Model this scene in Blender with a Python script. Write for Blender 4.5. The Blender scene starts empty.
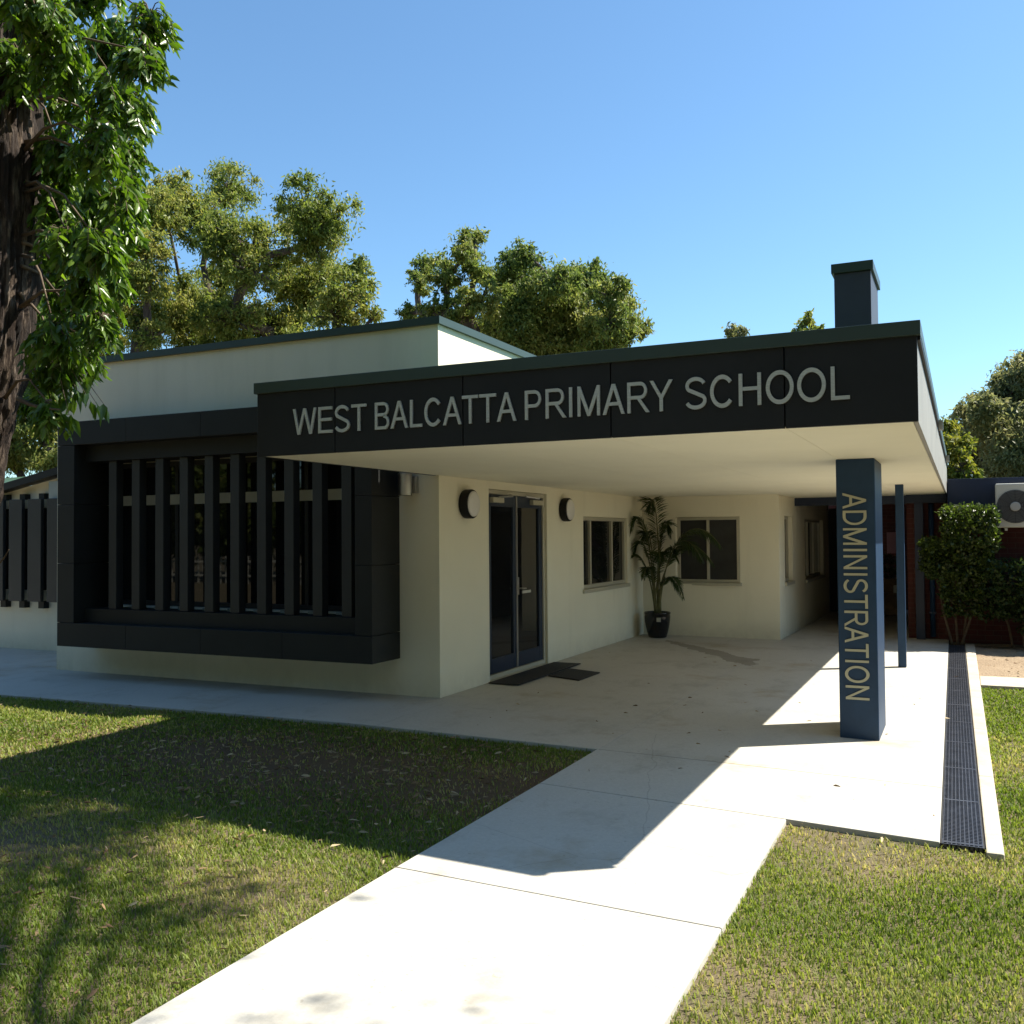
import bpy, bmesh, math, random
import numpy as np
from mathutils import Vector, Matrix, noise as mnoise
random.seed(7); RNG = np.random.default_rng(7)
S = bpy.context.scene
COL = S.collection
R = math.radians

# ---------------------------------------------------------------- camera
CAM = Vector((0.0, 0.0, 1.72)); FPX = 954.8
yaw, pitch, roll = -0.440383, 0.0256488, -0.0078526
fw = Vector((math.sin(yaw)*math.cos(pitch), math.cos(yaw)*math.cos(pitch), math.sin(pitch)))
rt = Vector((math.cos(yaw), -math.sin(yaw), 0)); up = rt.cross(fw)
rt2 = rt*math.cos(roll)+up*math.sin(roll); up2 = -rt*math.sin(roll)+up*math.cos(roll)
cam = bpy.data.cameras.new('camera'); camo = bpy.data.objects.new('camera', cam); COL.objects.link(camo)
cam.sensor_width = 36; cam.lens = FPX/1024*36; cam.clip_start = 0.05; cam.clip_end = 2000
M = Matrix.Identity(4)
for i in range(3):
    M[i][0] = rt2[i]; M[i][1] = up2[i]; M[i][2] = -fw[i]; M[i][3] = CAM[i]
camo.matrix_world = M; S.camera = camo

def at(px, py, Y):
    """world point seen at that pixel of the photograph, on the plane y = Y"""
    d = rt2*(px-512) - up2*(py-511.5) + fw*FPX
    return CAM + d*(Y/d.y)
def ppm(px, Y):                      # pixels per metre there
    d = rt2*(px-512) - up2*(0) + fw*FPX
    return FPX/((Y/d.y)*FPX)

def gz(x):                           # the paving falls gently towards the drain
    if x < -5.08: return 0.0
    if x < 0.2: return -0.02*(x+5.08)
    return -0.1056

# ---------------------------------------------------------------- materials
def newmat(name):
    m = bpy.data.materials.new(name); m.use_nodes = True
    nt = m.node_tree; b = nt.nodes['Principled BSDF']
    return m, nt, b
def nd(nt, typ, **kw):
    n = nt.nodes.new(typ)
    for k, v in kw.items():
        if k in n.inputs.keys(): n.inputs[k].default_value = v
        else: setattr(n, k, v)
    return n
def coord(nt, scale=(1,1,1)):
    tc = nd(nt, 'ShaderNodeTexCoord'); mp = nd(nt, 'ShaderNodeMapping'); mp.inputs['Scale'].default_value = scale
    nt.links.new(tc.outputs['Object'], mp.inputs['Vector']); return mp.outputs['Vector']
def worldpos(nt, scale=(1,1,1)):
    g = nd(nt, 'ShaderNodeNewGeometry'); mp = nd(nt, 'ShaderNodeMapping'); mp.inputs['Scale'].default_value = scale
    nt.links.new(g.outputs['Position'], mp.inputs['Vector']); return mp.outputs['Vector']
def noise(nt, vec, scale, detail=4, rough=.55):
    n = nd(nt, 'ShaderNodeTexNoise'); n.inputs['Scale'].default_value = scale
    n.inputs['Detail'].default_value = detail; n.inputs['Roughness'].default_value = rough
    nt.links.new(vec, n.inputs['Vector']); return n.outputs['Fac']
def ramp(nt, fac, stops):
    r = nd(nt, 'ShaderNodeValToRGB'); e = r.color_ramp.elements
    while len(e) < len(stops): e.new(0.5)
    for k, (p, c) in enumerate(stops):
        e[k].position = p; e[k].color = (*c, 1) if len(c) == 3 else c
    nt.links.new(fac, r.inputs['Fac']); return r.outputs['Color']
def mix(nt, fac, a, b, mode='MIX'):
    m = nd(nt, 'ShaderNodeMix'); m.data_type = 'RGBA'; m.blend_type = mode
    for k, v in ((0, fac), (6, a), (7, b)):
        if isinstance(v, bpy.types.NodeSocket): nt.links.new(v, m.inputs[k])
        else: m.inputs[k].default_value = v if k == 0 else (*v, 1) if len(v) == 3 else v
    return m.outputs[2]
def bump(nt, b, h, strength=.3, dist=.01):
    bp = nd(nt, 'ShaderNodeBump'); bp.inputs['Strength'].default_value = strength; bp.inputs['Distance'].default_value = dist
    nt.links.new(h, bp.inputs['Height']); nt.links.new(bp.outputs['Normal'], b.inputs['Normal'])
def math_(nt, op, a, b=None):
    m = nd(nt, 'ShaderNodeMath'); m.operation = op
    for k, v in ((0, a), (1, b)):
        if v is None: continue
        if isinstance(v, bpy.types.NodeSocket): nt.links.new(v, m.inputs[k])
        else: m.inputs[k].default_value = v
    return m.outputs[0]

def plain(name, col, rough=.5, metal=0, var=.12, vscale=3, bscale=60, bstr=.08, spec=.5):
    m, nt, b = newmat(name)
    v = coord(nt)
    f = noise(nt, v, vscale, 5, .6)
    a = tuple(c*(1-var) for c in col); c2 = tuple(min(1, c*(1+var)) for c in col)
    nt.links.new(ramp(nt, f, [(.3, a), (.7, c2)]), b.inputs['Base Color'])
    b.inputs['Roughness'].default_value = rough; b.inputs['Metallic'].default_value = metal
    b.inputs['Specular IOR Level'].default_value = spec
    if bstr: bump(nt, b, noise(nt, v, bscale, 3), bstr, .004)
    return m

MT = {}
# cream cement render: fine sand texture, faint drips and soiling near the ground
m, nt, b = newmat('render_cream'); v = worldpos(nt)
f = noise(nt, v, .8, 5, .6); g = noise(nt, worldpos(nt, (1, 1, .12)), 2.2, 5, .65)
c = ramp(nt, f, [(.3, (.77, .725, .57)), (.7, (.82, .775, .62))])
c = mix(nt, math_(nt, 'MULTIPLY', math_(nt, 'SUBTRACT', g, .52), 1.1), c, (.52, .49, .37))
sx = nd(nt, 'ShaderNodeSeparateXYZ'); nt.links.new(v, sx.inputs[0])
low = nd(nt, 'ShaderNodeMapRange'); low.inputs['From Min'].default_value = .30; low.inputs['From Max'].default_value = -.12
nt.links.new(sx.outputs['Z'], low.inputs['Value'])
dirt = math_(nt, 'MULTIPLY', low.outputs[0], math_(nt, 'MULTIPLY', noise(nt, v, 7, 5, .7), .75))
c = mix(nt, dirt, c, (.36, .31, .22))
nt.links.new(c, b.inputs['Base Color']); b.inputs['Roughness'].default_value = .9
b.inputs['Specular IOR Level'].default_value = .25
h = math_(nt, 'ADD', noise(nt, v, 90, 3, .6), math_(nt, 'MULTIPLY', noise(nt, v, 9, 3), .6))
bump(nt, b, h, .35, .006); MT['cream'] = m

MT['soffit'] = plain('soffit_paint', (.90, .86, .69), .75, var=.03, vscale=1.2, bscale=40, bstr=.05, spec=.3)
MT['charcoal'] = plain('charcoal_cladding', (.0185, .0195, .0190), .55, var=.18, vscale=1.6, bscale=120, bstr=.05, spec=.25)
MT['fin'] = plain('fin_paint', (.026, .0275, .028), .5, var=.15, vscale=2, bscale=90, bstr=.04, spec=.4)
MT['green_cap'] = plain('pale_green_steel', (.034, .056, .044), .42, var=.08, vscale=2, bstr=.03)
MT['green_roof'] = plain('green_roof_steel', (.04, .085, .045), .5, var=.2, vscale=2, bstr=.05)
MT['side_grey'] = plain('light_grey_panel', (.27, .255, .225), .55, var=.10, vscale=1.5, bscale=12, bstr=.12)
MT['navy'] = plain('navy_paint', (.016, .042, .088), .5, spec=.25, var=.12, vscale=5, bscale=50, bstr=.10)
MT['navy_dark'] = plain('dark_navy_steel', (.006, .015, .042), .5, var=.12, vscale=4, bstr=.04)
MT['tower'] = plain('slate_blue_steel', (.045, .052, .075), .55, var=.1, vscale=4, bstr=.04)
MT['navy_door'] = plain('navy_door_frame', (.010, .022, .048), .38, var=.08, bstr=0)
MT['alu'] = plain('cream_aluminium', (.50, .47, .37), .38, metal=.15, var=.05, bstr=0)
MT['steel'] = plain('brushed_steel', (.50, .49, .46), .38, metal=1, var=.08, vscale=6, bstr=0)
MT['black'] = plain('black_plastic', (.007, .007, .008), .5, var=.1, bstr=0, spec=.25)
MT['pot'] = plain('black_glazed_pot', (.010, .010, .012), .16, var=.2, bstr=0)
MT['lens'] = plain('frosted_lens', (.74, .72, .70), .35, var=.04, bstr=0)
MT['white'] = plain('white_enamel', (.52, .50, .42), .45, var=.05, bstr=0)
MT['rubber'] = plain('rubber_mat', (.020, .020, .021), .85, var=.25, vscale=14, bscale=260, bstr=.6)
MT['timber'] = plain('old_timber', (.24, .15, .075), .7, var=.35, vscale=8, bstr=.2)
MT['void'] = plain('dark_interior', (.004, .004, .005), .8, bstr=0)
MT['grate'] = plain('drain_grate_steel', (.062, .066, .082), .38, metal=.35, var=.35, vscale=9, bstr=.15)
MT['channel'] = plain('drain_channel', (.022, .021, .02), .9, bstr=0)
MT['soil'] = plain('pot_soil', (.03, .02, .012), .95, var=.4, vscale=20, bstr=.5)
MT['conduit'] = plain('pale_box', (.34, .38, .35), .5, bstr=0)

# sign letters: brushed metal
m, nt, b = newmat('sign_metal'); v = coord(nt, (1, 1, 14))
nt.links.new(ramp(nt, noise(nt, v, 12, 4), [(.3, (.52, .53, .49)), (.7, (.68, .69, .64))]), b.inputs['Base Color'])
b.inputs['Metallic'].default_value = .45; b.inputs['Roughness'].default_value = .36
bump(nt, b, noise(nt, coord(nt), 5, 2), .25, .02); MT['letter'] = m
MT['letter_paint'] = plain('sign_letter_paint', (.40, .385, .27), .5, var=.06, bstr=.03)

def glass(name, tint=(.010, .011, .012), rough=.02, wob=.05):
    m, nt, b = newmat(name)
    v = coord(nt)
    nt.links.new(ramp(nt, noise(nt, v, 1.3, 3), [(.3, tuple(c*.7 for c in tint)), (.7, tuple(c*1.3 for c in tint))]), b.inputs['Base Color'])
    b.inputs['Roughness'].default_value = rough; b.inputs['IOR'].default_value = 1.40
    if wob: bump(nt, b, noise(nt, v, 1.6, 2), wob, .01)
    return m
MT['glass'] = glass('dark_glass')
MT['screen'] = plain('insect_screen', (.030, .030, .028), .55, var=.35, vscale=3, bscale=300, bstr=.2)

# concrete paving
m, nt, b = newmat('concrete_paving'); v = worldpos(nt)
f = noise(nt, v, .55, 6, .6); fine = noise(nt, v, 45, 4, .7); mid = noise(nt, v, 5, 5, .65)
c = ramp(nt, f, [(.30, (.43, .405, .345)), (.55, (.48, .455, .395)), (.75, (.51, .485, .425))])
c = mix(nt, .22, c, ramp(nt, fine, [(.3, (.30, .29, .27)), (.7, (.62, .60, .56))]))
c = mix(nt, math_(nt, 'MULTIPLY', math_(nt, 'GREATER_THAN', noise(nt, v, 26, 2), .71), .35), c, (.16, .13, .09))
rust = nd(nt, 'ShaderNodeMapRange'); rust.inputs['From Min'].default_value = .56; rust.inputs['From Max'].default_value = .72
nt.links.new(noise(nt, v, .75, 5, .7), rust.inputs['Value'])
c = mix(nt, math_(nt, 'MULTIPLY', rust.outputs[0], .7), c, (.33, .25, .15))
vor = nd(nt, 'ShaderNodeTexVoronoi'); vor.feature = 'DISTANCE_TO_EDGE'; vor.inputs['Scale'].default_value = .33
wv = nd(nt, 'ShaderNodeMix'); wv.data_type = 'VECTOR'; wv.inputs[0].default_value = .10
nz = nd(nt, 'ShaderNodeTexNoise'); nz.inputs['Scale'].default_value = 2.5; nz.inputs['Detail'].default_value = 5; nt.links.new(v, nz.inputs['Vector'])
nt.links.new(v, wv.inputs[4]); nt.links.new(nz.outputs['Color'], wv.inputs[5]); nt.links.new(wv.outputs[1], vor.inputs['Vector'])
crk = math_(nt, 'LESS_THAN', vor.outputs['Distance'], .0009)
c = mix(nt, math_(nt, 'MULTIPLY', crk, .22), c, (.10, .085, .065))
grm = nd(nt, 'ShaderNodeMapRange'); grm.inputs['From Min'].default_value = .52; grm.inputs['From Max'].default_value = .70
nt.links.new(noise(nt, worldpos(nt, (1, .6, 1)), 1.9, 6, .75), grm.inputs['Value'])
c = mix(nt, math_(nt, 'MULTIPLY', grm.outputs[0], .38), c, (.22, .195, .15))
# water stain running from the palm pot
sx = nd(nt, 'ShaderNodeSeparateXYZ'); nt.links.new(v, sx.inputs[0])
px_ = math_(nt, 'SUBTRACT', sx.outputs['X'], -4.45)
wob = math_(nt, 'MULTIPLY', math_(nt, 'SUBTRACT', noise(nt, v, 2.2, 4, .6), .5), .9)
line = math_(nt, 'ADD', math_(nt, 'MULTIPLY', px_, -1.08), 15.35)
d = math_(nt, 'ABSOLUTE', math_(nt, 'ADD', math_(nt, 'SUBTRACT', sx.outputs['Y'], line), wob))
wid = math_(nt, 'ADD', math_(nt, 'MULTIPLY', px_, .12), .10)
ins = math_(nt, 'LESS_THAN', d, wid)
rng_ = math_(nt, 'MULTIPLY', math_(nt, 'GREATER_THAN', px_, 0), math_(nt, 'LESS_THAN', math_(nt, 'ADD', px_, wob), 1.85))
c = mix(nt, math_(nt, 'MULTIPLY', math_(nt, 'MULTIPLY', ins, rng_), .62), c, (.17, .145, .105))
nt.links.new(c, b.inputs['Base Color']); b.inputs['Roughness'].default_value = .82
bump(nt, b, math_(nt, 'ADD', fine, mid), .25, .005); MT['concrete'] = m
m, nt, b = newmat('concrete_kerb'); v = worldpos(nt)
c = ramp(nt, noise(nt, v, 3, 6, .7), [(.3, (.40, .34, .25)), (.7, (.55, .49, .39))])
nt.links.new(c, b.inputs['Base Color']); b.inputs['Roughness'].default_value = .9
bump(nt, b, noise(nt, v, 60, 4), .4, .006); MT['kerb'] = m

# soil / thatch under the lawn
m, nt, b = newmat('lawn_soil'); v = worldpos(nt)
f = noise(nt, v, 1.3, 6, .65); fine = noise(nt, v, 60, 4, .7)
c = ramp(nt, f, [(.30, (.085, .085, .035)), (.48, (.13, .10, .05)), (.64, (.20, .14, .08))])
c = mix(nt, .5, c, ramp(nt, fine, [(.3, (.035, .03, .014)), (.7, (.21, .17, .10))]))
# dark humus and leaf mould where the grass has worn thin beside the path
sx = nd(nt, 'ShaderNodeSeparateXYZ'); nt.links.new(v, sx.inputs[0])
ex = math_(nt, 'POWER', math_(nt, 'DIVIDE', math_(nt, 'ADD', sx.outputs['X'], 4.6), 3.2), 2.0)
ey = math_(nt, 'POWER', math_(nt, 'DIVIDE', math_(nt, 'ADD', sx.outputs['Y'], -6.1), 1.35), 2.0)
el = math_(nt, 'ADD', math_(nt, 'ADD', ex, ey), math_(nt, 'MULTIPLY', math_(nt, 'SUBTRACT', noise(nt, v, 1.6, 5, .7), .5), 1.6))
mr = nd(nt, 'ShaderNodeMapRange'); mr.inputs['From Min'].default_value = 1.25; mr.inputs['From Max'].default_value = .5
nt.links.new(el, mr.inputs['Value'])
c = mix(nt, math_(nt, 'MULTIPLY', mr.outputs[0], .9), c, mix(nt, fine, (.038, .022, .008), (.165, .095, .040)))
nt.links.new(c, b.inputs['Base Color']); b.inputs['Roughness'].default_value = 1
bump(nt, b, fine, .8, .02); MT['lawn_soil'] = m
m, nt, b = newmat('sandy_bed'); v = worldpos(nt)
c = mix(nt, .5, ramp(nt, noise(nt, v, 2, 5), [(.3, (.30, .21, .125)), (.7, (.44, .33, .21))]),
        ramp(nt, noise(nt, v, 50, 5, .8), [(.35, (.12, .08, .05)), (.6, (.42, .32, .22))]))
nt.links.new(c, b.inputs['Base Color']); b.inputs['Roughness'].default_value = 1
bump(nt, b, noise(nt, v, 18, 6, .75), 1, .04); MT['sand'] = m

# brick
m, nt, b = newmat('red_brick')
geo = nd(nt, 'ShaderNodeNewGeometry'); sx = nd(nt, 'ShaderNodeSeparateXYZ'); nt.links.new(geo.outputs['Position'], sx.inputs[0])
cx = nd(nt, 'ShaderNodeCombineXYZ'); nt.links.new(math_(nt, 'ADD', sx.outputs['X'], sx.outputs['Y']), cx.inputs[0]); nt.links.new(sx.outputs['Z'], cx.inputs[1])
br = nd(nt, 'ShaderNodeTexBrick'); nt.links.new(cx.outputs[0], br.inputs['Vector'])
br.inputs['Color1'].default_value = (.085, .018, .012, 1); br.inputs['Color2'].default_value = (.06, .012, .009, 1)
br.inputs['Mortar'].default_value = (.085, .065, .05, 1); br.inputs['Scale'].default_value = 1
br.inputs['Mortar Size'].default_value = .006; br.inputs['Brick Width'].default_value = .24; br.inputs['Row Height'].default_value = .086
c = mix(nt, .4, br.outputs['Color'], ramp(nt, noise(nt, geo.outputs['Position'], 12, 4), [(.3, (.06, .015, .012)), (.7, (.11, .028, .02))]))
nt.links.new(c, b.inputs['Base Color']); b.inputs['Roughness'].default_value = .9
bump(nt, b, br.outputs['Fac'], -.5, .006); MT['brick'] = m

# foliage
def leafmat(name, c1, c2, c3, trans=.35, rough=.5, nscale=.9, gloss=.25):
    m = bpy.data.materials.new(name); m.use_nodes = True; nt = m.node_tree; nt.nodes.clear()
    out = nd(nt, 'ShaderNodeOutputMaterial')
    a = nd(nt, 'ShaderNodeAttribute'); a.attribute_name = 'rnd'
    v = worldpos(nt)
    f = math_(nt, 'ADD', math_(nt, 'MULTIPLY', a.outputs['Fac'], .6), math_(nt, 'MULTIPLY', noise(nt, v, nscale, 2), .4))
    c = ramp(nt, f, [(.22, c1), (.5, c2), (.80, c3)])
    p = nd(nt, 'ShaderNodeBsdfPrincipled'); nt.links.new(c, p.inputs['Base Color']); p.inputs['Roughness'].default_value = rough
    p.inputs['Specular IOR Level'].default_value = gloss
    t = nd(nt, 'ShaderNodeBsdfTranslucent')
    hs = nd(nt, 'ShaderNodeHueSaturation'); hs.inputs['Value'].default_value = 1.5; hs.inputs['Saturation'].default_value = 1.1
    nt.links.new(c, hs.inputs['Color']); nt.links.new(hs.outputs[0], t.inputs['Color'])
    ms = nd(nt, 'ShaderNodeMixShader'); ms.inputs[0].default_value = trans
    nt.links.new(p.outputs[0], ms.inputs[1]); nt.links.new(t.outputs[0], ms.inputs[2]); nt.links.new(ms.outputs[0], out.inputs[0])
    return m
MT['gum'] = leafmat('gum_leaves', (.095, .135, .028), (.185, .225, .050), (.30, .28, .08), .45, nscale=.55)
MT['gum_green'] = leafmat('green_gum_leaves', (.080, .120, .030), (.160, .205, .050), (.27, .27, .08), .45, nscale=.55)
MT['olive'] = leafmat('olive_leaves', (.115, .130, .050), (.20, .21, .085), (.30, .28, .13), .42, nscale=.6)
MT['lime'] = leafmat('lime_leaves', (.10, .13, .02), (.17, .19, .03), (.25, .24, .05), .4)
MT['near_leaf'] = leafmat('broad_green_leaves', (.045, .090, .012), (.090, .160, .020), (.17, .26, .035), .45, .34, 1.5, .5)
MT['hedge_leaf'] = leafmat('hedge_leaves', (.025, .042, .010), (.050, .080, .016), (.13, .17, .03), .45, .4, 4, .45)
MT['shrub_leaf'] = leafmat('shrub_leaves', (.018, .036, .010), (.032, .056, .014), (.06, .09, .02), .35, .45, 4)
MT['palm'] = leafmat('palm_fronds', (.022, .045, .014), (.040, .072, .020), (.085, .110, .030), .3, .4, 5, .4)
MT['grass'] = leafmat('grass_blades', (.095, .145, .020), (.200, .255, .045), (.42, .36, .14), .42, .55, 1.6, .3)
MT['litter'] = leafmat('fallen_leaves', (.12, .07, .035), (.26, .17, .09), (.42, .33, .20), .1, .7, 3)
def bark(name, c1, c2, c3, stretch=.18, sc=9, bs=1.0, bd=.05):
    m, nt, b = newmat(name); v = coord(nt, (1, 1, stretch))
    f = noise(nt, v, sc, 8, .72)
    c = ramp(nt, f, [(.34, c1), (.5, c2), (.64, c3)])
    nt.links.new(c, b.inputs['Base Color']); b.inputs['Roughness'].default_value = .95
    bump(nt, b, f, bs, bd); return m
MT['bark_near'] = bark('rough_bark', (.010, .006, .004), (.038, .024, .017), (.20, .15, .11), .14, 13)
MT['bark'] = bark('gum_bark', (.035, .022, .018), (.085, .06, .048), (.17, .135, .115), .3, 4, .6)
MT['twig'] = plain('twig_bark', (.12, .085, .055), .9, var=.3, vscale=20, bstr=0)
MT['stem'] = plain('palm_stem', (.13, .13, .05), .6, var=.3, vscale=20, bstr=0)

# ---------------------------------------------------------------- object helpers
WL = {}
def tag(o, label=None, cat=None, group=None, kind=None):
    if label: o['label'] = label
    if cat: o['category'] = cat
    if group: o['group'] = group
    if kind: o['kind'] = kind
    return o
def thing(name, loc, label, cat, group=None):
    o = bpy.data.objects.new(name, None); COL.objects.link(o); o.location = loc; o.empty_display_size = .2
    WL[o.name] = Vector(loc); return tag(o, label, cat, group)
class MB:
    def __init__(s): s.v = []; s.f = []
    def box(s, x0, x1, y0, y1, z0, z1):
        n = len(s.v)
        s.v += [(x0,y0,z0),(x1,y0,z0),(x1,y1,z0),(x0,y1,z0),(x0,y0,z1),(x1,y0,z1),(x1,y1,z1),(x0,y1,z1)]
        s.f += [tuple(n+i for i in q) for q in ((3,2,1,0),(4,5,6,7),(0,1,5,4),(1,2,6,5),(2,3,7,6),(3,0,4,7))]
        return s
    def slab(s, pts, z0, z1):
        """extrude a plan polygon (ccw); z0/z1 may be functions of (x,y)"""
        n = len(s.v); k = len(pts)
        g0 = z0 if callable(z0) else (lambda x, y: z0); g1 = z1 if callable(z1) else (lambda x, y: z1)
        s.v += [(x, y, g0(x, y)) for x, y in pts]+[(x, y, g1(x, y)) for x, y in pts]
        s.f += [tuple(n+i for i in reversed(range(k))), tuple(n+k+i for i in range(k))]
        for i in range(k):
            j = (i+1) % k; s.f.append((n+i, n+j, n+k+j, n+k+i))
        return s
    def tube(s, pts, rad, sides=8, cap=True):
        n = len(s.v); pts = [Vector(p) for p in pts]; K = len(pts)
        if not hasattr(rad, '__len__'): rad = [rad]*K
        prev = None
        for i, p in enumerate(pts):
            t = (pts[min(i+1, K-1)]-pts[max(i-1, 0)]).normalized()
            if prev is None:
                a = t.orthogonal().normalized()
            else:
                a = (prev - t*prev.dot(t)).normalized()
            prev = a; bb = t.cross(a)
            for k in range(sides):
                th = 2*math.pi*k/sides
                s.v.append(tuple(p+(a*math.cos(th)+bb*math.sin(th))*rad[i]))
        for i in range(K-1):
            for k in range(sides):
                a0 = n+i*sides+k; a1 = n+i*sides+(k+1) % sides
                s.f.append((a0, a1, a1+sides, a0+sides))
        if cap:
            s.f.append(tuple(n+k for k in reversed(range(sides)))); s.f.append(tuple(n+(K-1)*sides+k for k in range(sides)))
        return s
    def lathe(s, c, prof, sides=32, axis='z'):
        n = len(s.v)
        for (r, h) in prof:
            for k in range(sides):
                th = 2*math.pi*k/sides
                p = (r*math.cos(th), r*math.sin(th), h)
                if axis == 'x': p = (h, p[0], p[1])
                if axis == 'y': p = (p[1], h, p[0])
                s.v.append((c[0]+p[0], c[1]+p[1], c[2]+p[2]))
        for i in range(len(prof)-1):
            for k in range(sides):
                a0 = n+i*sides+k; a1 = n+i*sides+(k+1) % sides
                s.f.append((a0, a1, a1+sides, a0+sides))
        s.f.append(tuple(n+k for k in reversed(range(sides)))); s.f.append(tuple(n+(len(prof)-1)*sides+k for k in range(sides)))
        return s
    def poly(s, vs): n = len(s.v); s.v += [tuple(p) for p in vs]; s.f.append(tuple(range(n, n+len(vs)))); return s
    def build(s, name, mat, parent=None, loc=None, bevel=0, smooth=False, recalc=True):
        L = WL[parent.name] if parent else Vector(loc or (0, 0, 0))
        me = bpy.data.meshes.new(name)
        me.from_pydata([(x-L.x, y-L.y, z-L.z) for x, y, z in s.v], [], s.f)
        if recalc:
            bm = bmesh.new(); bm.from_mesh(me); bmesh.ops.recalc_face_normals(bm, faces=bm.faces); bm.to_mesh(me); bm.free()
        me.materials.append(mat)
        o = bpy.data.objects.new(name, me); COL.objects.link(o)
        if parent: o.parent = parent
        else: o.location = L
        WL[o.name] = L
        if bevel:
            md = o.modifiers.new('bevel', 'BEVEL'); md.width = bevel; md.segments = 2; md.limit_method = 'ANGLE'; md.angle_limit = R(40)
        if smooth:
            for p in me.polygons: p.use_smooth = True
        return o

def boxes(name, mat, parent, lst, bevel=0):
    for b_ in lst: MB().box(*b_).build(name, mat, parent, bevel=bevel)
def wall(mb, axis, c0, c1, u0, u1, z0, z1, openings):
    """wall between planes c0 (seen) and c1; openings (ua, ub, za, zb). axis 'x': plane normal is x and u runs along y"""
    us = sorted({u0, u1, *[o[0] for o in openings], *[o[1] for o in openings]})
    zs = sorted({z0, z1, *[o[2] for o in openings], *[o[3] for o in openings]})
    def P(c, u, z): return (c, u, z) if axis == 'x' else (u, c, z)
    def solid(i, j):
        if i < 0 or j < 0 or i >= len(us)-1 or j >= len(zs)-1: return False
        um = (us[i]+us[i+1])/2; zm = (zs[j]+zs[j+1])/2
        return not any(a < um < b and c < zm < d for a, b, c, d in openings)
    for i in range(len(us)-1):
        for j in range(len(zs)-1):
            if not solid(i, j): continue
            a, b_, c, d = us[i], us[i+1], zs[j], zs[j+1]
            mb.poly([P(c0, a, c), P(c0, b_, c), P(c0, b_, d), P(c0, a, d)])
            mb.poly([P(c1, a, c), P(c1, b_, c), P(c1, b_, d), P(c1, a, d)])
            if not solid(i-1, j): mb.poly([P(c0, a, c), P(c1, a, c), P(c1, a, d), P(c0, a, d)])
            if not solid(i+1, j): mb.poly([P(c0, b_, c), P(c1, b_, c), P(c1, b_, d), P(c0, b_, d)])
            if not solid(i, j-1): mb.poly([P(c0, a, c), P(c1, a, c), P(c1, b_, c), P(c0, b_, c)])
            if not solid(i, j+1): mb.poly([P(c0, a, d), P(c1, a, d), P(c1, b_, d), P(c0, b_, d)])

def fastmesh(name, V, F, mat, rnd=None, parent=None, loc=(0, 0, 0), smooth=False):
    """V (n,3), F (m,k) arrays"""
    L = WL[parent.name] if parent else Vector(loc)
    V = np.asarray(V, np.float32)-np.array(L, np.float32)
    me = bpy.data.meshes.new(name); k = F.shape[1]
    me.vertices.add(len(V)); me.vertices.foreach_set('co', V.ravel())
    me.loops.add(F.size); me.loops.foreach_set('vertex_index', F.ravel().astype(np.int32))
    me.polygons.add(len(F)); me.polygons.foreach_set('loop_start', np.arange(0, F.size, k, dtype=np.int32))
    me.update(calc_edges=True)
    if rnd is not None:
        at_ = me.attributes.new('rnd', 'FLOAT', 'FACE'); at_.data.foreach_set('value', np.asarray(rnd, np.float32))
    me.materials.append(mat)
    o = bpy.data.objects.new(name, me); COL.objects.link(o)
    if parent: o.parent = parent
    else: o.location = L
    WL[o.name] = L
    return o
def unit(a): return a/np.maximum(np.linalg.norm(a, axis=-1, keepdims=True), 1e-9)
def leaves(P, D, L, W, fold=.25, six=False):
    """leaf quads (or 4-quad blades) from base P along D, length L, width W -> V, F, leaves per face"""
    n = len(P); L = np.asarray(L)[:, None]; W = np.asarray(W)[:, None]
    side = unit(np.cross(D, RNG.normal(size=(n, 3)))); nor = np.cross(side, D)
    if not six:
        v = np.stack([P, P+D*L*.45+side*W*.5+nor*W*fold, P+D*L, P+D*L*.45-side*W*.5+nor*W*fold], 1)
        F = np.arange(4*n).reshape(n, 4); return v.reshape(-1, 3), F, 1
    # folded lance: base, left1, left2, tip, right2, right1 and mid rib with droop
    dr = np.array([0, 0, -1.0])
    r1 = P+D*L*.3; r2 = P+D*L*.66+dr*L*.06; tip = P+D*L+dr*L*.17
    v = np.stack([P, r1+side*W*.5+nor*W*fold, r2+side*W*.36+nor*W*fold, tip, r2-side*W*.36+nor*W*fold, r1-side*W*.5+nor*W*fold, r1, r2], 1)
    b0 = (np.arange(n)*8)[:, None]
    F = np.concatenate([b0+np.array([[0, 1, 6, 6]]), b0+np.array([[1, 2, 7, 6]]), b0+np.array([[6, 7, 4, 5]])], 1).reshape(n, 3, 4)
    q = np.concatenate([b0+np.array([[6, 1, 2, 7]]), b0+np.array([[6, 7, 4, 5]])], 1).reshape(-1, 4)
    t = np.concatenate([b0+np.array([[0, 1, 6]]), b0+np.array([[0, 6, 5]]), b0+np.array([[2, 3, 7]]), b0+np.array([[7, 3, 4]])], 1).reshape(-1, 3)
    tri = np.concatenate([t, q[:, [0, 1, 2]], q[:, [0, 2, 3]]])
    own = np.concatenate([np.repeat(np.arange(n), 4), np.repeat(np.arange(n), 2), np.repeat(np.arange(n), 2)])
    return v.reshape(-1, 3), tri, own

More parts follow.
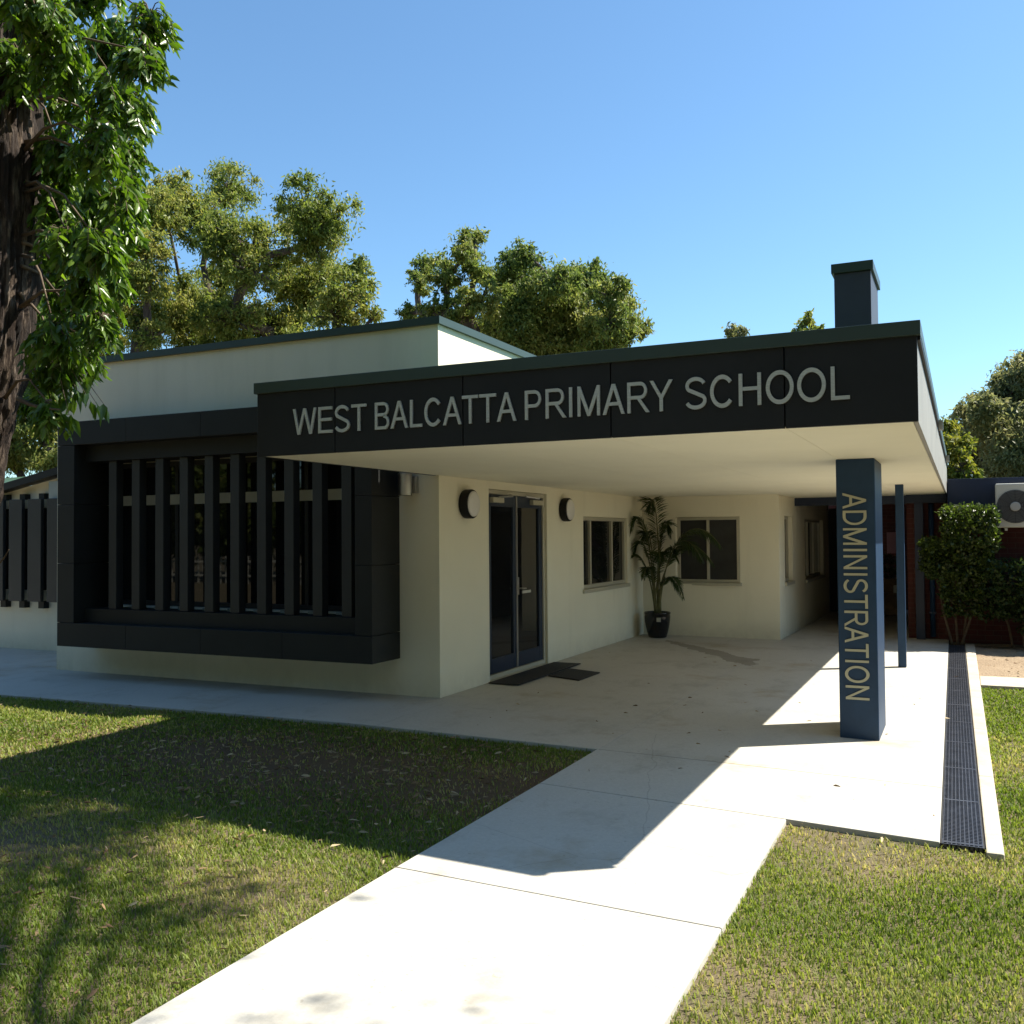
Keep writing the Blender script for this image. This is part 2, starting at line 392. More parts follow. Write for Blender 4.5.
# ---------------------------------------------------------------- world and sun
SUNDIR = Vector((.612, .4825, 1)).normalized()
elev = math.asin(SUNDIR.z); az = math.atan2(SUNDIR.x, SUNDIR.y)
w = bpy.data.worlds.new('World'); S.world = w; w.use_nodes = True
nt = w.node_tree; bg = nt.nodes['Background']; sky = nt.nodes.new('ShaderNodeTexSky'); sky.sky_type = 'NISHITA'
sky.sun_disc = False; sky.sun_elevation = elev; sky.sun_rotation = az
sky.air_density = 1.0; sky.dust_density = .4; sky.ozone_density = 2.2
skt = mix(nt, 1.0, sky.outputs[0], (.77, .99, 1.06), 'MULTIPLY'); nt.links.new(skt, bg.inputs[0]); bg.inputs[1].default_value = .086
sl = bpy.data.lights.new('sun', 'SUN'); sl.energy = 5.0; sl.angle = R(.53); sl.color = (1, .94, .82)
so = bpy.data.objects.new('sun', sl); COL.objects.link(so); so.location = (6, 5, 14)
so.rotation_euler = (-SUNDIR).to_track_quat('-Z', 'Y').to_euler()
S.view_settings.view_transform = 'Standard'; S.view_settings.look = 'None'; S.view_settings.exposure = 1.2; S.view_settings.gamma = 1
S.cycles.max_bounces = 8; S.cycles.diffuse_bounces = 5; S.cycles.glossy_bounces = 3; S.cycles.transmission_bounces = 3
S.cycles.transparent_max_bounces = 4; S.cycles.use_denoising = True; S.cycles.sample_clamp_indirect = 6
S.cycles.caustics_reflective = False; S.cycles.caustics_refractive = False

# ---------------------------------------------------------------- ground
g = MB()
xs = [-600, -40, -5.08, .2, 40, 600]; ys = [-600, -40, 0, 40, 600]
for x in xs:
    for y in ys: g.v.append((x, y, gz(x)-.035))
for i in range(len(xs)-1):
    for j in range(len(ys)-1):
        a = i*len(ys)+j; g.f.append((a, a+len(ys), a+len(ys)+1, a+1))
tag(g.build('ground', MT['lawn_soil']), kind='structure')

gt = lambda x, y: gz(x)
gb = lambda x, y: gz(x)-.12
def paving(name, pieces):
    mb = MB()
    for pts in pieces: mb.slab(pts, gb, gt)
    return tag(mb.build(name, MT['concrete'], bevel=.006), kind='structure')
G = .008
paving('pavement', [
    [(-20, 7.0), (-12.2, 7.14), (-12.2, 30), (-20, 30)],
    [(-12.2+G, 7.14), (-8.9, 7.30), (-8.9, 8.98), (-12.2+G, 8.98)], [(-12.2+G, 8.98), (-10.7, 8.98), (-10.7, 10.6), (-12.2+G, 10.6)],
    [(-8.9+G, 7.30), (-5.08, 7.42), (-5.08, 9.0), (-8.9+G, 9.0)],
    [(-5.16, 9.0), (-5.08, 9.0), (-5.08, 18), (-5.16, 18)],
    [(-5.08, 7.42), (-2.76, 7.50), (-2.76, 13.2), (-5.08, 13.2)],
    [(-5.08, 13.2+G), (-2.76, 13.2+G), (-2.76, 17.2), (-5.08, 17.2)],
    [(-2.76, 7.50), (-1.72, 7.53), (-.163, 7.53), (-.212, 14.0), (-1.72, 13.2), (-2.76, 13.2)],
    [(-2.76, 13.2+G), (-1.72, 13.2+G), (-.212, 14.0+G), (-.243, 18.2), (-2.76, 18.2)],
    [(-2.76, 18.2+G), (-.87, 18.2+G), (-.87, 30), (-2.76, 30)],
])
paving('path', [
    [(-2.77, 6.30+G), (-1.04, 6.24+G), (-.153, 6.20), (-.163, 7.53-G), (-1.72, 7.53-G), (-2.77, 7.50-G)],
    [(-2.78, 4.40+G), (-1.03, 4.40+G), (-1.04, 6.24), (-2.77, 6.30)],
    [(-2.78, 2.50+G), (-1.03, 2.50+G), (-1.03, 4.40), (-2.78, 4.40)],
    [(-2.78, .6+G), (-1.03, .6+G), (-1.03, 2.50), (-2.78, 2.50)],
    [(-2.78, -6), (-1.03, -6), (-1.03, .6), (-2.78, .6)],
])
# kerb beside the drain and the strip that edges the planting bed
mb = MB()
for y0, y1 in ((6.1, 8.0), (8.0, 9.9), (9.9, 11.8), (11.8, 13.7), (13.7, 15.6), (15.6, 17.4)):
    mb.slab([(.090-.0075*(y0-6.2), y0+.005), (.184-.003*(y0-6.2), y0+.005), (.184-.003*(y1-6.2), y1), (.090-.0075*(y1-6.2), y1)], -.25, -.098)
tag(mb.build('kerb', MT['kerb'], bevel=.01), kind='structure')
mb = MB()
for x0, x1 in ((.165, 2.1), (2.11, 4.2), (4.21, 6.5)):
    mb.slab([(x0, 12.75), (x1, 12.75), (x1, 13.55), (x0, 13.55)], -.25, -.095)
tag(mb.build('edging_strip', MT['kerb'], bevel=.01), kind='structure')
mb = MB(); n = 40
for i in range(n+1):
    for j in range(n+1):
        x = .11+6.3*i/n; y = 13.55+4.2*j/n
        mb.v.append((x, y, -.125+.035*mnoise.noise(Vector((x*1.7, y*1.7, 0)))+.015*mnoise.noise(Vector((x*7, y*7, 3)))))
for i in range(n):
    for j in range(n):
        a = i*(n+1)+j; mb.f.append((a, a+n+1, a+n+2, a+1))
tag(mb.build('garden_bed', MT['sand'], smooth=True), kind='structure')

# drain with its steel grate (it runs a little askew to the paving)
def skewed(mb):
    mb.v = [(x-.0075*(y-6.2), y, z) for x, y, z in mb.v]; return mb
dr = thing('strip_drain', (-.035, 6.2, -.11), 'long dark steel drain grate set in the concrete beside the kerb', 'drain')
mb = MB().box(-.150, .086, 6.2, 17.2, -.26, -.20).box(-.150, -.142, 6.2, 17.2, -.20, -.104).box(.078, .086, 6.2, 17.2, -.20, -.106)
skewed(mb).build('channel', MT['channel'], dr)
mb = MB()
for k in range(10):
    x = -.139+k*.0236; mb.box(x, x+.006, 6.2, 17.2, -.128, -.1045)
y = 6.2
while y < 17.2:
    if abs((y-6.2) % 1.0-.02) < .02: mb.box(-.1415, .0775, y, y+.024, -.13, -.1038)
    mb.box(-.1415, .0775, y, y+.010, -.126, -.1040); y += .030
skewed(mb).build('grate', MT['grate'], dr, recalc=False)

# ---------------------------------------------------------------- main building
B = thing('school_building', (-8, 13, 0), 'cream rendered school building with flat green capped parapet', 'building')
Xd, Yf = -5.08, 8.94
mb = MB()
wall(mb, 'y', Yf, Yf+.25, -10.925, Xd, -.1, 4.02, [(-10.02, -5.95, .88, 2.70)]); mb.build('wall', MT['cream'], B)
mb = MB()
wall(mb, 'x', Xd+.001, Xd-.25, Yf+.001, 18.5, -.1, 4.02, [(10.13, 11.88, .012, 2.29), (13.25, 15.29, .88, 2.01)]); mb.build('wall', MT['cream'], B)
MB().box(-10.925, -10.71, Yf+.25, 18.5, -.1, 4.02).build('wall', MT['cream'], B)
MB().box(-10.71, Xd-.25, 18.25, 18.5, -.1, 4.02).build('wall', MT['cream'], B)
MB().box(-10.71, Xd-.25, Yf+.25, 18.25, 3.6, 3.7).build('roof', MT['green_roof'], B)
mb = MB()
for a in ((-11.0, Xd+.04, Yf-.04, Yf+.29), (Xd-.29, Xd+.04, Yf+.29, 18.54), (-11.0, -10.67, Yf+.29, 18.54), (-10.67, Xd-.29, 18.21, 18.54)):
    mb.box(a[0], a[1], a[2], a[3], 4.018, 4.10)
mb.build('parapet_cap', MT['green_cap'], B)
# back wing: slightly skewed wall facing the camera and the side wall along the passage
def skew(x): return 16.14+(x+5.08)*.105
mb = MB()
cols = [-5.08, -4.505, -3.42, -2.78]
for i in range(3):
    for z0, z1 in ((-.1, .875), (.875, 2.03), (2.03, 2.62)):
        if i == 1 and z0 == .875: continue
        a, c_ = cols[i], cols[i+1]
        mb.poly([(a, skew(a), z0), (c_, skew(c_), z0), (c_, skew(c_), z1), (a, skew(a), z1)])
a, c_ = -4.505, -3.42
for x in (a, c_): mb.poly([(x, skew(x), .875), (x, skew(x)+.2, .875), (x, skew(x)+.2, 2.03), (x, skew(x), 2.03)])
for z in (.875, 2.03): mb.poly([(a, skew(a), z), (c_, skew(c_), z), (c_, skew(c_)+.2, z), (a, skew(a)+.2, z)])
mb.build('wall', MT['cream'], B)
mb = MB(); wall(mb, 'x', -2.78, -2.98, skew(-2.78)+.001, 23, -.1, 2.62, [(16.95, 17.78, .86, 2.04), (19.3, 22.0, .8, 2.02)]); mb.build('wall', MT['cream'], B)
MB().box(-5.33, -2.99, 18.5, 23, 2.55, 2.62).build('roof', MT['green_roof'], B)
# dark rooms behind the glass
boxes('inner_wall', MT['void'], B, [(-10.7, Xd-.26, 12.4, 12.45, 0, 3.5), (-5.3, -3.0, 17.6, 17.65, 0, 2.5)])

# windows
def framerect(mb, axis, c0, c1, u0, u1, z0, z1, t, muls=(), rails=()):
    def bx(ua, ub, za, zb, e=0):
        if axis == 'x': mb.box(min(c0, c1), max(c0, c1)+e, ua, ub, za, zb)
        else: mb.box(ua, ub, min(c0, c1)-e, max(c0, c1), za, zb)
    bx(u0, u1, z0, z0+t); bx(u0, u1, z1-t, z1); bx(u0, u0+t, z0+t, z1-t); bx(u1-t, u1, z0+t, z1-t)
    for m_ in muls: bx(m_-t*.45, m_+t*.45, z0+t, z1-t, .003)
    for r_ in rails: bx(u0+t, u1-t, r_-t*.5, r_+t*.5, .002)
# window 1 on the door wall
W = MB(); framerect(W, 'x', Xd-.10, Xd-.03, 13.253, 15.287, .93, 2.007, .055, (13.64, 14.62)); W1 = W.build('window', MT['alu'], B, bevel=.004)
MB().box(Xd-.075, Xd-.068, 13.31, 15.23, .985, 1.95).build('pane', MT['glass'], W1)
MB().box(Xd-.2, Xd+.035, 13.2, 15.34, .87, .928).build('sill', MT['alu'], W1, bevel=.006)
# window 2 on the skewed wall
W = MB(); y0 = skew(-3.9)+.05; framerect(W, 'y', y0, y0+.07, -4.502, -3.423, .905, 2.027, .05, (-3.964,)); W2 = W.build('window', MT['alu'], B, bevel=.004)
MB().box(-4.455, -3.47, y0+.036, y0+.044, .95, 1.98).build('pane', MT['screen'], W2)
MB().box(-4.53, -3.39, y0-.085, y0+.1, .855, .903).build('sill', MT['alu'], W2, bevel=.006)
for ya, yb, za, zb, mu in ((16.95, 17.78, .86, 2.04, ()), (19.3, 22.0, .8, 2.02, (20.2, 21.1))):
    W = MB(); framerect(W, 'x', -2.93, -2.85, ya+.002, yb-.002, za+.03, zb-.002, .05, mu); w_ = W.build('window', MT['alu'], B)
    MB().box(-2.90, -2.893, ya+.05, yb-.05, za+.08, zb-.05).build('pane', MT['glass'], w_)
    MB().box(-2.95, -2.745, ya-.03, yb+.03, za-.03, za+.028).build('sill', MT['alu'], w_)
# big window behind the fins
W = MB(); framerect(W, 'y', 9.03, 9.10, -10.018, -5.952, .882, 2.698, .06, (-8.9, -7.85, -6.9)); 
W.box(-9.958, -6.012, 9.024, 9.09, 2.15, 2.285)
W3 = W.build('window', MT['fin'], B, bevel=.004)
MB().box(-9.957, -6.013, 9.018, 9.0235, 2.155, 2.28).build('transom', MT['alu'], W3)
MB().box(-9.96, -6.01, 9.06, 9.068, .94, 2.64).build('pane', MT['glass'], W3)
# charcoal surround: four mitred sides made of panels, ten upright fins inside it
Fm = MB(); x0, x1, z0, z1 = -10.25, -5.575, .40, 3.19; yf, yb = 8.39, Yf-.001; t = .29
def panelled(mb, u0, u1, n, fn, gap=.003):
    for k in range(n):
        a = u0+(u1-u0)*k/n; c2 = u0+(u1-u0)*(k+1)/n; fn(a+(gap/2 if k else 0), c2-(gap/2 if k < n-1 else 0))
panelled(Fm, x0, x1, 4, lambda a, c2: Fm.box(a, c2, yf, yb, z1-t, z1))
panelled(Fm, x0, x1, 4, lambda a, c2: Fm.box(a, c2, yf, yb, z0, z0+t))
panelled(Fm, z0+t+.005, z1-t-.005, 3, lambda a, c2: Fm.box(x0, x0+t, yf, yb, a, c2))
panelled(Fm, z0+t+.005, z1-t-.005, 3, lambda a, c2: Fm.box(x1-t+.08, x1, yf, yb, a, c2))
SUR = Fm.build('window_surround', MT['charcoal'], B, bevel=.004)
MB().box(x0+t+.002, x1-t+.078, 8.56, Yf-.002, 2.70, z1-t-.002).build('header', MT['charcoal'], SUR)
MB().box(x0+t+.002, x1-t+.078, 8.56, Yf-.002, z0+t+.002, .86).build('ledge', MT['charcoal'], SUR)
for k in range(10):
    xl = -9.60+.3885*k
    MB().box(xl, xl+.13, 8.60, 8.715, .862, 2.698).build('fin', MT['fin'], SUR, bevel=.006)
boxes('sill_bracket', MT['conduit'], SUR, [(-9.51+.3885*k+.08, -9.51+.3885*k+.22, 8.80, 8.88, .862, .892) for k in range(9)])
# double door
yD0, yD1, xD = 10.132, 11.878, -5.13
Fd = MB(); framerect(Fd, 'x', xD-.10, xD+.018, yD0, yD1, .014, 2.287, .05)
DF = Fd.build('door_frame', MT['alu'], B, bevel=.004)
MB().box(Xd-.03, Xd+.02, yD0, yD1, -.002, .0125).build('threshold', MT['alu'], DF)
for k, (ya, yb2) in enumerate(((yD0+.053, 10.998), (11.006, yD1-.053))):
    D = MB(); st = .105
    D.box(xD-.05, xD, ya, ya+(st if k == 0 else .02), .07, 2.232); D.box(xD-.05, xD, yb2-(.085 if k == 0 else st), yb2, .07, 2.232)
    D.box(xD-.05, xD, ya+(st if k == 0 else .02), yb2-(.085 if k == 0 else st), .07, .25); D.box(xD-.05, xD, ya+(st if k == 0 else .02), yb2-(.085 if k == 0 else st), 2.09, 2.232)
    DO = D.build('door', MT['navy_door'], B, bevel=.004)
    MB().box(xD-.03, xD-.022, ya+.02, yb2-.085+(0 if k == 0 else -.02), .25, 2.09).build('pane', MT['glass'], DO)
    MB().box(xD+.002, xD+.06, yb2-.40 if k else ya+.06, yb2-.08 if k else ya+.36, 2.13, 2.195).build('door_closer', MT['alu'], DO, bevel=.006)
    MB().tube([(xD+.04, yb2-.30 if k else ya+.25, 2.20), (xD+.13, (ya+yb2)/2+.04, 2.215), (xD+.05, yb2-.62 if k else yb2-.28, 2.235)], .012, 6).build('closer_arm', MT['steel'], DO)
    if k:
        h_ = MB().box(xD+.001, xD+.012, ya+.012, ya+.052, .98, 1.20)
        h_.tube([(xD+.01, ya+.032, 1.06), (xD+.06, ya+.032, 1.06), (xD+.06, ya+.155, 1.055)], .010, 8)
        h_.build('handle', MT['steel'], DO)
        MB().box(xD-.019, xD-.012, ya+.21, ya+.47, .985, 1.02).build('push_label', MT['white'], DO)
MB().box(xD+.0005, xD+.012, 10.985, 11.02, .07, 2.232).build('meeting_stile', MT['steel'], DF)

# ---------------------------------------------------------------- canopy
C = thing('entrance_canopy', (-2.7, 12, 2.385), 'wide charcoal fascia canopy with pale soffit over the entrance', 'canopy')
cx0, cx1, cy0, cy1, cz0, cz1 = -5.146, -.221, 6.096, 18.07, 2.385, 2.90
seams = [cx0, -4.385, -3.261, -2.130, -.987, cx1]
boxes('fascia_panel', MT['charcoal'], C, [(seams[i]+(.004 if i else 0), seams[i+1]-(.004 if i < 4 else 0), cy0, cy0+.03, cz0-.004, cz1) for i in range(5)], .003)
MB().box(cx0+.01, cx1-.01, cy0+.031, cy0+.06, cz0+.01, cz1).build('backing', MT['void'], C)
Fs = MB(); n = 6
for i in range(n):
    a = cy0+.061+(cy1-cy0-.061)*i/n; c2 = cy0+.061+(cy1-cy0-.061)*(i+1)/n
    Fs.box(cx1-.03, cx1-.002, a+.002, c2-.002, cz0-.003, cz1)
tag(Fs.build('side_fascia', MT['side_grey'], C, bevel=.003), 'pale grey side fascia facing the drain')
MB().box(cx0, cx0+.03, cy0+.061, Yf-.005, cz0-.003, cz1).build('side_fascia', MT['charcoal'], C)
mb = MB(); seamx = [cx0+.031, -4.385, -3.261, -2.130, -.987, cx1-.031]
for i in range(5):
    for (ya, yb2) in ((cy0+.061, 8.90), (8.906, 11.3), (11.306, 13.7), (13.706, 16.13)):
        xa = seamx[i]+(.0015 if i else 0); xb = seamx[i+1]-.0015
        if ya > 8.9: xa = max(xa, Xd+.004)
        if xb > xa: mb.box(xa, xb, ya, yb2-.0005, cz0, cz0+.012)
mb.box(-2.775, cx1-.031, 16.135, cy1, cz0, cz0+.012); mb.box(Xd+.004, -2.777, 16.1305, 16.139, cz0, cz0+.01)
mb.build('soffit', MT['soffit'], C)
MB().box(cx0+.03, cx1-.032, cy0+.061, 8.895, cz0+.013, cz0+.02).box(Xd+.004, cx1-.032, 8.9, cy1, cz0+.013, cz0+.02).build('soffit_backing', MT['soffit'], C)
MB().box(cx0+.03, cx1-.032, cy0+.062, 8.935, cz1-.10, cz1-.05).box(Xd+.005, cx1-.032, 8.936, cy1, cz1-.10, cz1-.05).build('roof_sheet', MT['green_roof'], C)
mb = MB().box(cx0-.02, cx1+.02, cy0-.022, cy0+.10, cz1-.012, cz1+.076).box(cx0-.02, cx0+.08, cy0+.10, Yf-.045, cz1-.012, cz1+.076)
mb.build('cap_flashing', MT['green_cap'], C, bevel=.003)
MB().box(cx1-.08, cx1+.02, cy0+.101, cy1+.02, cz1-.004, cz1+.076).build('cap_flashing', MT['green_cap'], C)
MB().box(cx1+.0015, cx1+.018, cy0+.02, cy1+.02, cz1-.035, cz1-.005).build('drip_edge', MT['black'], C)
for yy in (10.9, 15.9):
    MB().box(cx1+.019, cx1+.06, yy, yy+.10, cz1-.10, cz1+.0).build('overflow_spout', MT['steel'], C)

MB().box(-5.12, -4.3, 8.66, 8.88, cz1-.049, 3.36).build('sun_block_box', MT['green_roof'], C)  # unseen box added on the roof to keep sun off the window surround

# ---------------------------------------------------------------- entrance column
K = thing('sign_column', (-.85, 9.33, -.09), 'thick square navy column under the canopy corner, lettered down its front', 'column')
MB().box(-1.012, -.686, 8.93, 9.72, -.11, cz0-.001).build('shaft', MT['navy'], K, bevel=.008)
MB().box(-1.000, -.690, 8.935, 9.715, cz1-.049, 4.05).build('upper_shaft', MT['tower'], K, bevel=.006)
MB().box(-1.022, -.668, 8.912, 9.738, 4.051, 4.135).build('cap_flashing', MT['green_cap'], K, bevel=.003)

# thin second post near the passage
P2 = thing('support_post', (-.82, 14.0, -.09), 'slim square navy steel post under the back of the canopy', 'post')
MB().box(-.815, -.712, 13.92, 14.03, gz(-.8)+.002, cz0-.001).build('shaft', MT['navy'], P2, bevel=.004)

# ---------------------------------------------------------------- lettering
ADV = dict(W=944, E=667, S=667, T=611, B=667, A=667, L=556, C=722, P=667, R=722, I=278, M=833, Y=667, H=722, O=778, D=722, N=722)
ADV[' '] = 278
def strip(path, w, closed=False):
    n = len(path); L_, R_ = [], []
    for i, p in enumerate(path):
        if closed: a, b_ = path[i-1], path[(i+1) % n]
        else: a, b_ = path[max(i-1, 0)], path[min(i+1, n-1)]
        dx, dy = b_[0]-a[0], b_[1]-a[1]; l = math.hypot(dx, dy); nx, ny = -dy/l, dx/l
        L_.append((p[0]+nx*w/2, p[1]+ny*w/2)); R_.append((p[0]-nx*w/2, p[1]-ny*w/2))
    out = []
    for i in range(n if closed else n-1):
        j = (i+1) % n; out.append([L_[i], L_[j], R_[j], R_[i]])
    return out
def rect(a, b_, c, d): return [(a, c), (b_, c), (b_, d), (a, d)]
def arc(cx, cy, rx, ry, a0, a1, n=14): return [(cx+rx*math.cos(R(a0+(a1-a0)*k/n)), cy+ry*math.sin(R(a0+(a1-a0)*k/n))) for k in range(n+1)]
def glyph(ch):
    """polygons of a plain grotesque capital, height 1, in its own width"""
    s = .131; h = s/2; t = .112; W = ADV[ch]/716
    lb = .105; o = []
    if ch == 'I': o = [rect(W/2-h, W/2+h, 0, 1)]
    elif ch == 'L': o = [rect(lb, lb+s, 0, 1), rect(lb+s, W-.05, 0, t)]
    elif ch == 'E': o = [rect(lb, lb+s, 0, 1), rect(lb+s, W-.06, 0, t), rect(lb+s, W-.10, .46, .46+t), rect(lb+s, W-.07, 1-t, 1)]
    elif ch == 'T': o = [rect(.03, W-.03, 1-t, 1), rect(W/2-h, W/2+h, 0, 1-t)]
    elif ch == 'H': o = [rect(lb, lb+s, 0, 1), rect(W-lb-s, W-lb, 0, 1), rect(lb+s, W-lb-s, .47, .47+t)]
    elif ch == 'N':
        a, b_ = lb, W-lb
        o = [rect(a, a+s, 0, 1), rect(b_-s, b_, 0, 1), [(a+s, 1), (a+s, .80), (b_-s, 0), (b_-s, .20)]]
    elif ch == 'M':
        a, b_ = lb, W-lb; m_ = W/2
        o = [rect(a, a+s*.95, 0, 1), rect(b_-s*.95, b_, 0, 1), [(a+s*.95, 1), (a+s*.95, .66), (m_-.06, 0), (m_, 0), (m_, .19)], [(b_-s*.95, 1), (m_, .19), (m_, 0), (m_+.06, 0), (b_-s*.95, .66)]]
    elif ch in 'AV':
        a, b_ = .01, W-.01; m_ = W/2; q = s*1.06
        yj = (m_-a-q)/(m_-q/2-a)
        xin = lambda y: a+q+(m_-q/2-a)*y
        o = [[(a, 0), (a+q, 0), (m_, yj), (m_, 1), (m_-q/2, 1)], [(b_, 0), (m_+q/2, 1), (m_, 1), (m_, yj), (b_-q, 0)],
             [(xin(.29), .29), (2*m_-xin(.29), .29), (2*m_-xin(.40), .40), (xin(.40), .40)]]
    elif ch == 'W':
        a, b_ = .01, W-.01; m_ = W/2; q = s*1.03; l = (a+m_)/2; r_ = (b_+m_)/2
        def leg(x0, x1): return [(x0-q/2, 0), (x0+q/2, 0), (x1+q/2, 1), (x1-q/2, 1)]
        bt = l; 
        o = [[(a, 1), (bt-q/2, 0), (bt, 0), (bt, .22), (a+q, 1)],
             [(bt, 0), (bt+q/2, 0), (m_, .80), (m_, 1), (m_-q/2, 1), (bt, .22)],
             [(m_, 1), (m_, .80), (r_-q/2, 0), (r_, 0), (r_, .22), (m_+q/2, 1)],
             [(r_, 0), (r_+q/2, 0), (b_, 1), (b_-q, 1), (r_, .22)]]
    elif ch == 'Y':
        m_ = W/2; q = s*1.1
        o = [rect(m_-h, m_+h, 0, .42), [(.01, 1), (m_-h, .42), (m_, .42), (m_, .53), (.01+q, 1)], [(W-.01, 1), (W-.01-q, 1), (m_, .53), (m_, .42), (m_+h, .42)]]
    elif ch == 'O':
        o = strip(arc(W/2, .5, W/2-.06-h, .5+.01-t/2, 0, 360, 40)[:-1], s, True)
    elif ch == 'C':
        o = strip(arc(W/2+.01, .5, W/2-.06-h, .51-t/2, 38, 322, 30), s)
    elif ch == 'D':
        p = [(lb+s, 1-t/2), (W*.46, 1-t/2)]+arc(W*.46, .5, W-.07-h-W*.46, .5-t/2, 90, -90, 20)[1:-1]+[(W*.46, t/2), (lb+s, t/2)]
        o = [rect(lb, lb+s, 0, 1)]+strip(p, t*1.08)
    elif ch in 'PRB':
        yb = .44 if ch != 'B' else .485; xr = W-.09-h
        if ch == 'P': yb = .41
        cy = (1-t/2+yb+t/2)/2; ry = (1-t/2-yb-t/2)/2; cxx = xr-ry*1.0
        p = [(lb+s, 1-t/2), (cxx, 1-t/2)]+arc(cxx, cy, ry, ry, 90, -90, 14)[1:-1]+[(cxx, yb+t/2), (lb+s, yb+t/2)]
        o = [rect(lb, lb+s, 0, 1)]+strip(p, t)
        if ch == 'B':
            cy = (yb-.001+t/2)/2; ry2 = (yb-t/2)/2+.0; ry2 = (yb-t/2)/2; cx3 = xr+.03-ry2
            p = [(cx3, yb-.0)]+arc(cx3, yb/2+t/4-.01, ry2, ry2+.0, 80, -90, 14)[1:-1]+[(cx3, t/2), (lb+s, t/2)]
            p[0] = (cx3-.02, yb+.0)
            o += strip(p, t)
        if ch == 'R':
            o += [[(W*.50, yb-.001), (W*.50+.14, yb-.001), (W-.0, 0), (W-.155, 0)]]
    elif ch == 'S':
        l, r_ = .06+h, W-.06-h; cx_ = W/2; ru = .51-t/2
        top = arc(cx_, .735, (r_-l)/2-.02, .265-t/2+.01, 18, 215, 16)
        bot = arc(cx_, .262, (r_-l)/2, .262-t/2+.01, 35, -162, 16)
        o = strip(top+bot, s*.93)
    return o
def lettering(text, parent, mapf, mat, depth):
    """mapf(u, v) -> world point of the face; depth is the vector from the face to the back"""
    u = 0; dv = Vector(depth)
    for ch in text:
        if ch != ' ':
            mb = MB()
            for poly in glyph(ch):
                k = len(poly); n = len(mb.v)
                fr = [mapf(u+x, y) for x, y in poly]
                mb.v += [tuple(p) for p in fr]+[tuple(p+dv) for p in fr]
                mb.f.append(tuple(range(n, n+k)))
                for i in range(k):
                    j = (i+1) % k; mb.f.append((n+i, n+k+i, n+k+j, n+j))
            mb.build('letter', mat, parent, recalc=False)
        u += ADV[ch]/716
SG = thing('fascia_sign', (-2.68, cy0, 2.53), 'raised metal WEST BALCATTA PRIMARY SCHOOL letters across the canopy fascia', 'sign')
T1 = 'WEST BALCATTA PRIMARY SCHOOL'; tot = sum(ADV[c] for c in T1)/716
hx = .205; kx = (4.165)/(tot-.06)
for word, xa, xb in (('WEST', -4.772, -4.085), ('BALCATTA', -4.008, -2.828), ('PRIMARY', -2.760, -1.698), ('SCHOOL', -1.620, -.600)):
    l_ = .105 if word[0] in 'BP' else .04; r_ = {'L': .05, 'T': .03, 'A': .01, 'Y': .01}[word[-1]]
    kw = (xb-xa)/(sum(ADV[c] for c in word)/716-l_-r_)
    lettering(word, SG, lambda u, v, xa=xa, kw=kw, l_=l_: Vector((xa+(u-l_)*kw, cy0-.016, 2.536+v*hx)), MT['letter'], (0, .013, 0))
SC = thing('column_sign', (-.85, 8.93, .26), 'pale ADMINISTRATION letters turned sideways down the navy column', 'sign')
T2 = 'ADMINISTRATION'; tot = sum(ADV[c] for c in T2)/716
kz = 1.825/(tot-.1)
lettering(T2, SC, lambda u, v: Vector((-.957+v*.197, 8.93-.012, 2.085-u*kz)), MT['letter_paint'], (0, .010, 0))

# ---------------------------------------------------------------- wall lights
def wall_light(y, label):
    o = thing('wall_light', (Xd, y, 2.09), label, 'wall light', 'round wall lights beside the door')
    MB().lathe((Xd, y, 2.09), [(.14, .001), (.160, .008), (.165, .03), (.165, .095), (.158, .108), (.146, .110)], 40, 'x').build('housing', MT['black'], o, smooth=False)
    MB().lathe((Xd, y, 2.09), [(.144, .1105), (.143, .120), (.125, .130), (.08, .136), (.02, .138)], 40, 'x').build('lens', MT['lens'], o, smooth=True)
wall_light(9.53, 'round black wall light with pale lens, left of the glass door')
wall_light(12.46, 'round black wall light with pale lens, between door and window')
o = thing('cylinder_light', (-5.40, 8.86, 2.2), 'brushed steel cylinder light tucked under the canopy edge', 'wall light')
MB().lathe((-5.42, 8.80, 2.17), [(.072, 0), (.078, .004), (.078, .235), (.072, .24)], 64).build('tube', MT['steel'], o)
MB().box(-5.44, -5.33, 8.879, Yf-.002, 2.20, 2.38).build('bracket', MT['steel'], o, bevel=.004)

# ---------------------------------------------------------------- door mats
o = MB().box(-5.045, -4.655, 10.02, 12.0, .003, .016).build('door_mat', MT['rubber'], loc=(-4.85, 11, .003), bevel=.004)
tag(o, 'long dark ribbed rubber mat lying along the door threshold', 'door mat', 'door mats')
o = MB().slab([(-4.645, 10.86), (-4.18, 10.72), (-4.17, 11.42), (-4.64, 11.56)], lambda x, y: gz(x)+.003, lambda x, y: gz(x)+.017).build('door_mat', MT['rubber'], loc=(-4.4, 11.1, 0), bevel=.004)
tag(o, 'smaller black square mat jutting out from the long mat', 'door mat', 'door mats')

